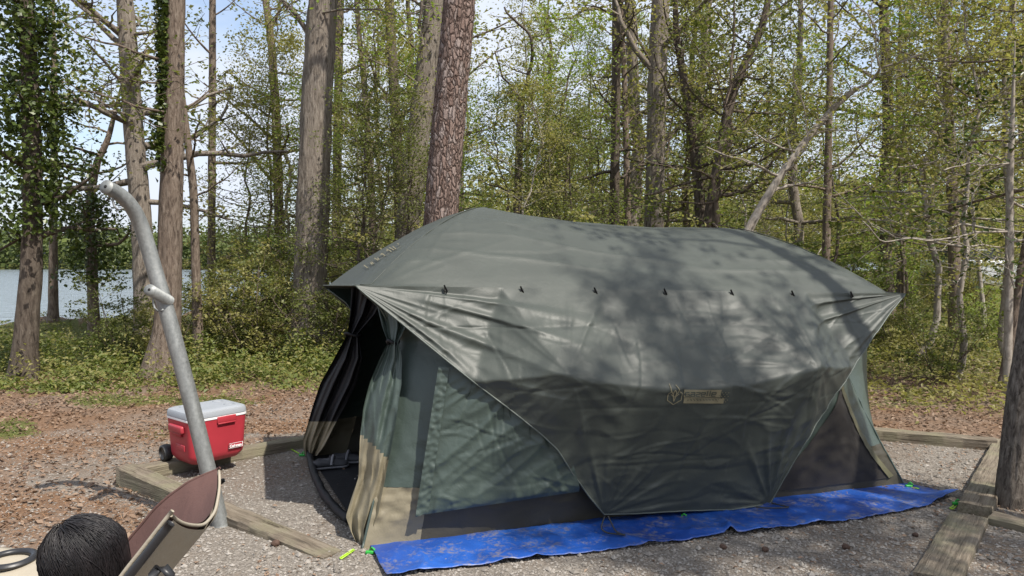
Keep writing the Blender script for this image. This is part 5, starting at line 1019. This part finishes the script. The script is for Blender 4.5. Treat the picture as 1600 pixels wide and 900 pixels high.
# ------------------------------------------------------------------ distant camp things seen between the saplings
M['trailer'] = simple('dark_trailer_paint', (.012, .014, .022), .4, .1, bs=0); M['pale_metal'] = simple('pale_paint', (.55, .57, .60), .4, .05, bs=0); M['canopy'] = cloth_mat('grey_blue_canopy', (.16, .19, .24), .6, .3, .1)
q = gp(1468, 446); d_ = 27.0; c_ = Vector(((1468-800)/FPX*d_, d_, float(gz((1468-800)/FPX*d_, d_)))); tr = thing('utility_trailer', 'small dark box trailer among the shrubs right of the tent', 'trailer', tuple(c_))
z0 = P(1468, 441, d_).z; z1 = P(1468, 426, d_).z
bb = MB(); bevelled_box(bb, (c_.x, c_.y, (z0+z1)/2), (.78, 1.2, z1-z0), .02); bb.build('box', M['trailer'], tr)
for sx in (-.3, .3): w_ = MB(); w_.tube([Vector((c_.x+sx-.06, c_.y, c_.z+.2)), Vector((c_.x+sx+.06, c_.y, c_.z+.2))], .2, 20); w_.build('wheel', M['black'], tr)
ax = MB(); ax.box((c_.x, c_.y, (c_.z+.2+z0)/2), (.5, .1, max(.05, z0-c_.z-.1))); ax.build('axle', M['trailer'], tr)
d_ = 30.0; a0 = P(1528, 428, d_); a1 = P(1556, 417, d_); gz0 = float(gz(a0.x, d_)); van = thing('parked_van', 'pale vehicle barely showing through leaves at the right', 'vehicle', ((a0.x+a1.x)/2, d_, gz0))
b_ = MB(); bevelled_box(b_, ((a0.x+a1.x)/2, d_+1.2, gz0+1.0), (1.9, 4.2, 1.0), .12); b_.build('body', M['pale_metal'], van)
b_ = MB(); bevelled_box(b_, ((a0.x+a1.x)/2, d_+1.5, gz0+1.72), (1.6, 2.4, .55), .15); b_.build('cabin', M['trailer'], van)
for sx in (-.85, .85):
    for sy in (0, 2.6): w_ = MB(); w_.tube([Vector(((a0.x+a1.x)/2+sx-.1, d_+sy, gz0+.33)), Vector(((a0.x+a1.x)/2+sx+.1, d_+sy, gz0+.33))], .33, 20); w_.build('wheel', M['black'], van)
d_ = 26.0; c_ = P(1350, 414, d_); g0 = float(gz(c_.x, d_)); cn = thing('canopy_shelter', 'grey blue canopy roof peeping over the right tent corner', 'canopy', (c_.x, d_, g0)); z1 = P(1350, 407, d_).z
R4 = [(-.9, -.9), (.9, -.9), (.9, .9), (-.9, .9)]; rf = MB(); rf.add([(c_.x+x, d_+y, z1-.35) for x, y in R4] + [(c_.x, d_, z1)], [[0, 1, 4], [1, 2, 4], [2, 3, 4], [3, 0, 4]]); rf.build('roof', M['canopy'], cn, smooth=False)
for x, y in R4: l_ = MB(); l_.tube([Vector((c_.x+x, d_+y, g0)), Vector((c_.x+x, d_+y, z1-.34))], .025, 8); l_.build('leg', M['frame'], cn)
print('TRIS', sum(sum(len(p.vertices)-2 for p in me.polygons) if len(me.polygons) < 3000 else 2*len(me.polygons) for me in bpy.data.meshes))
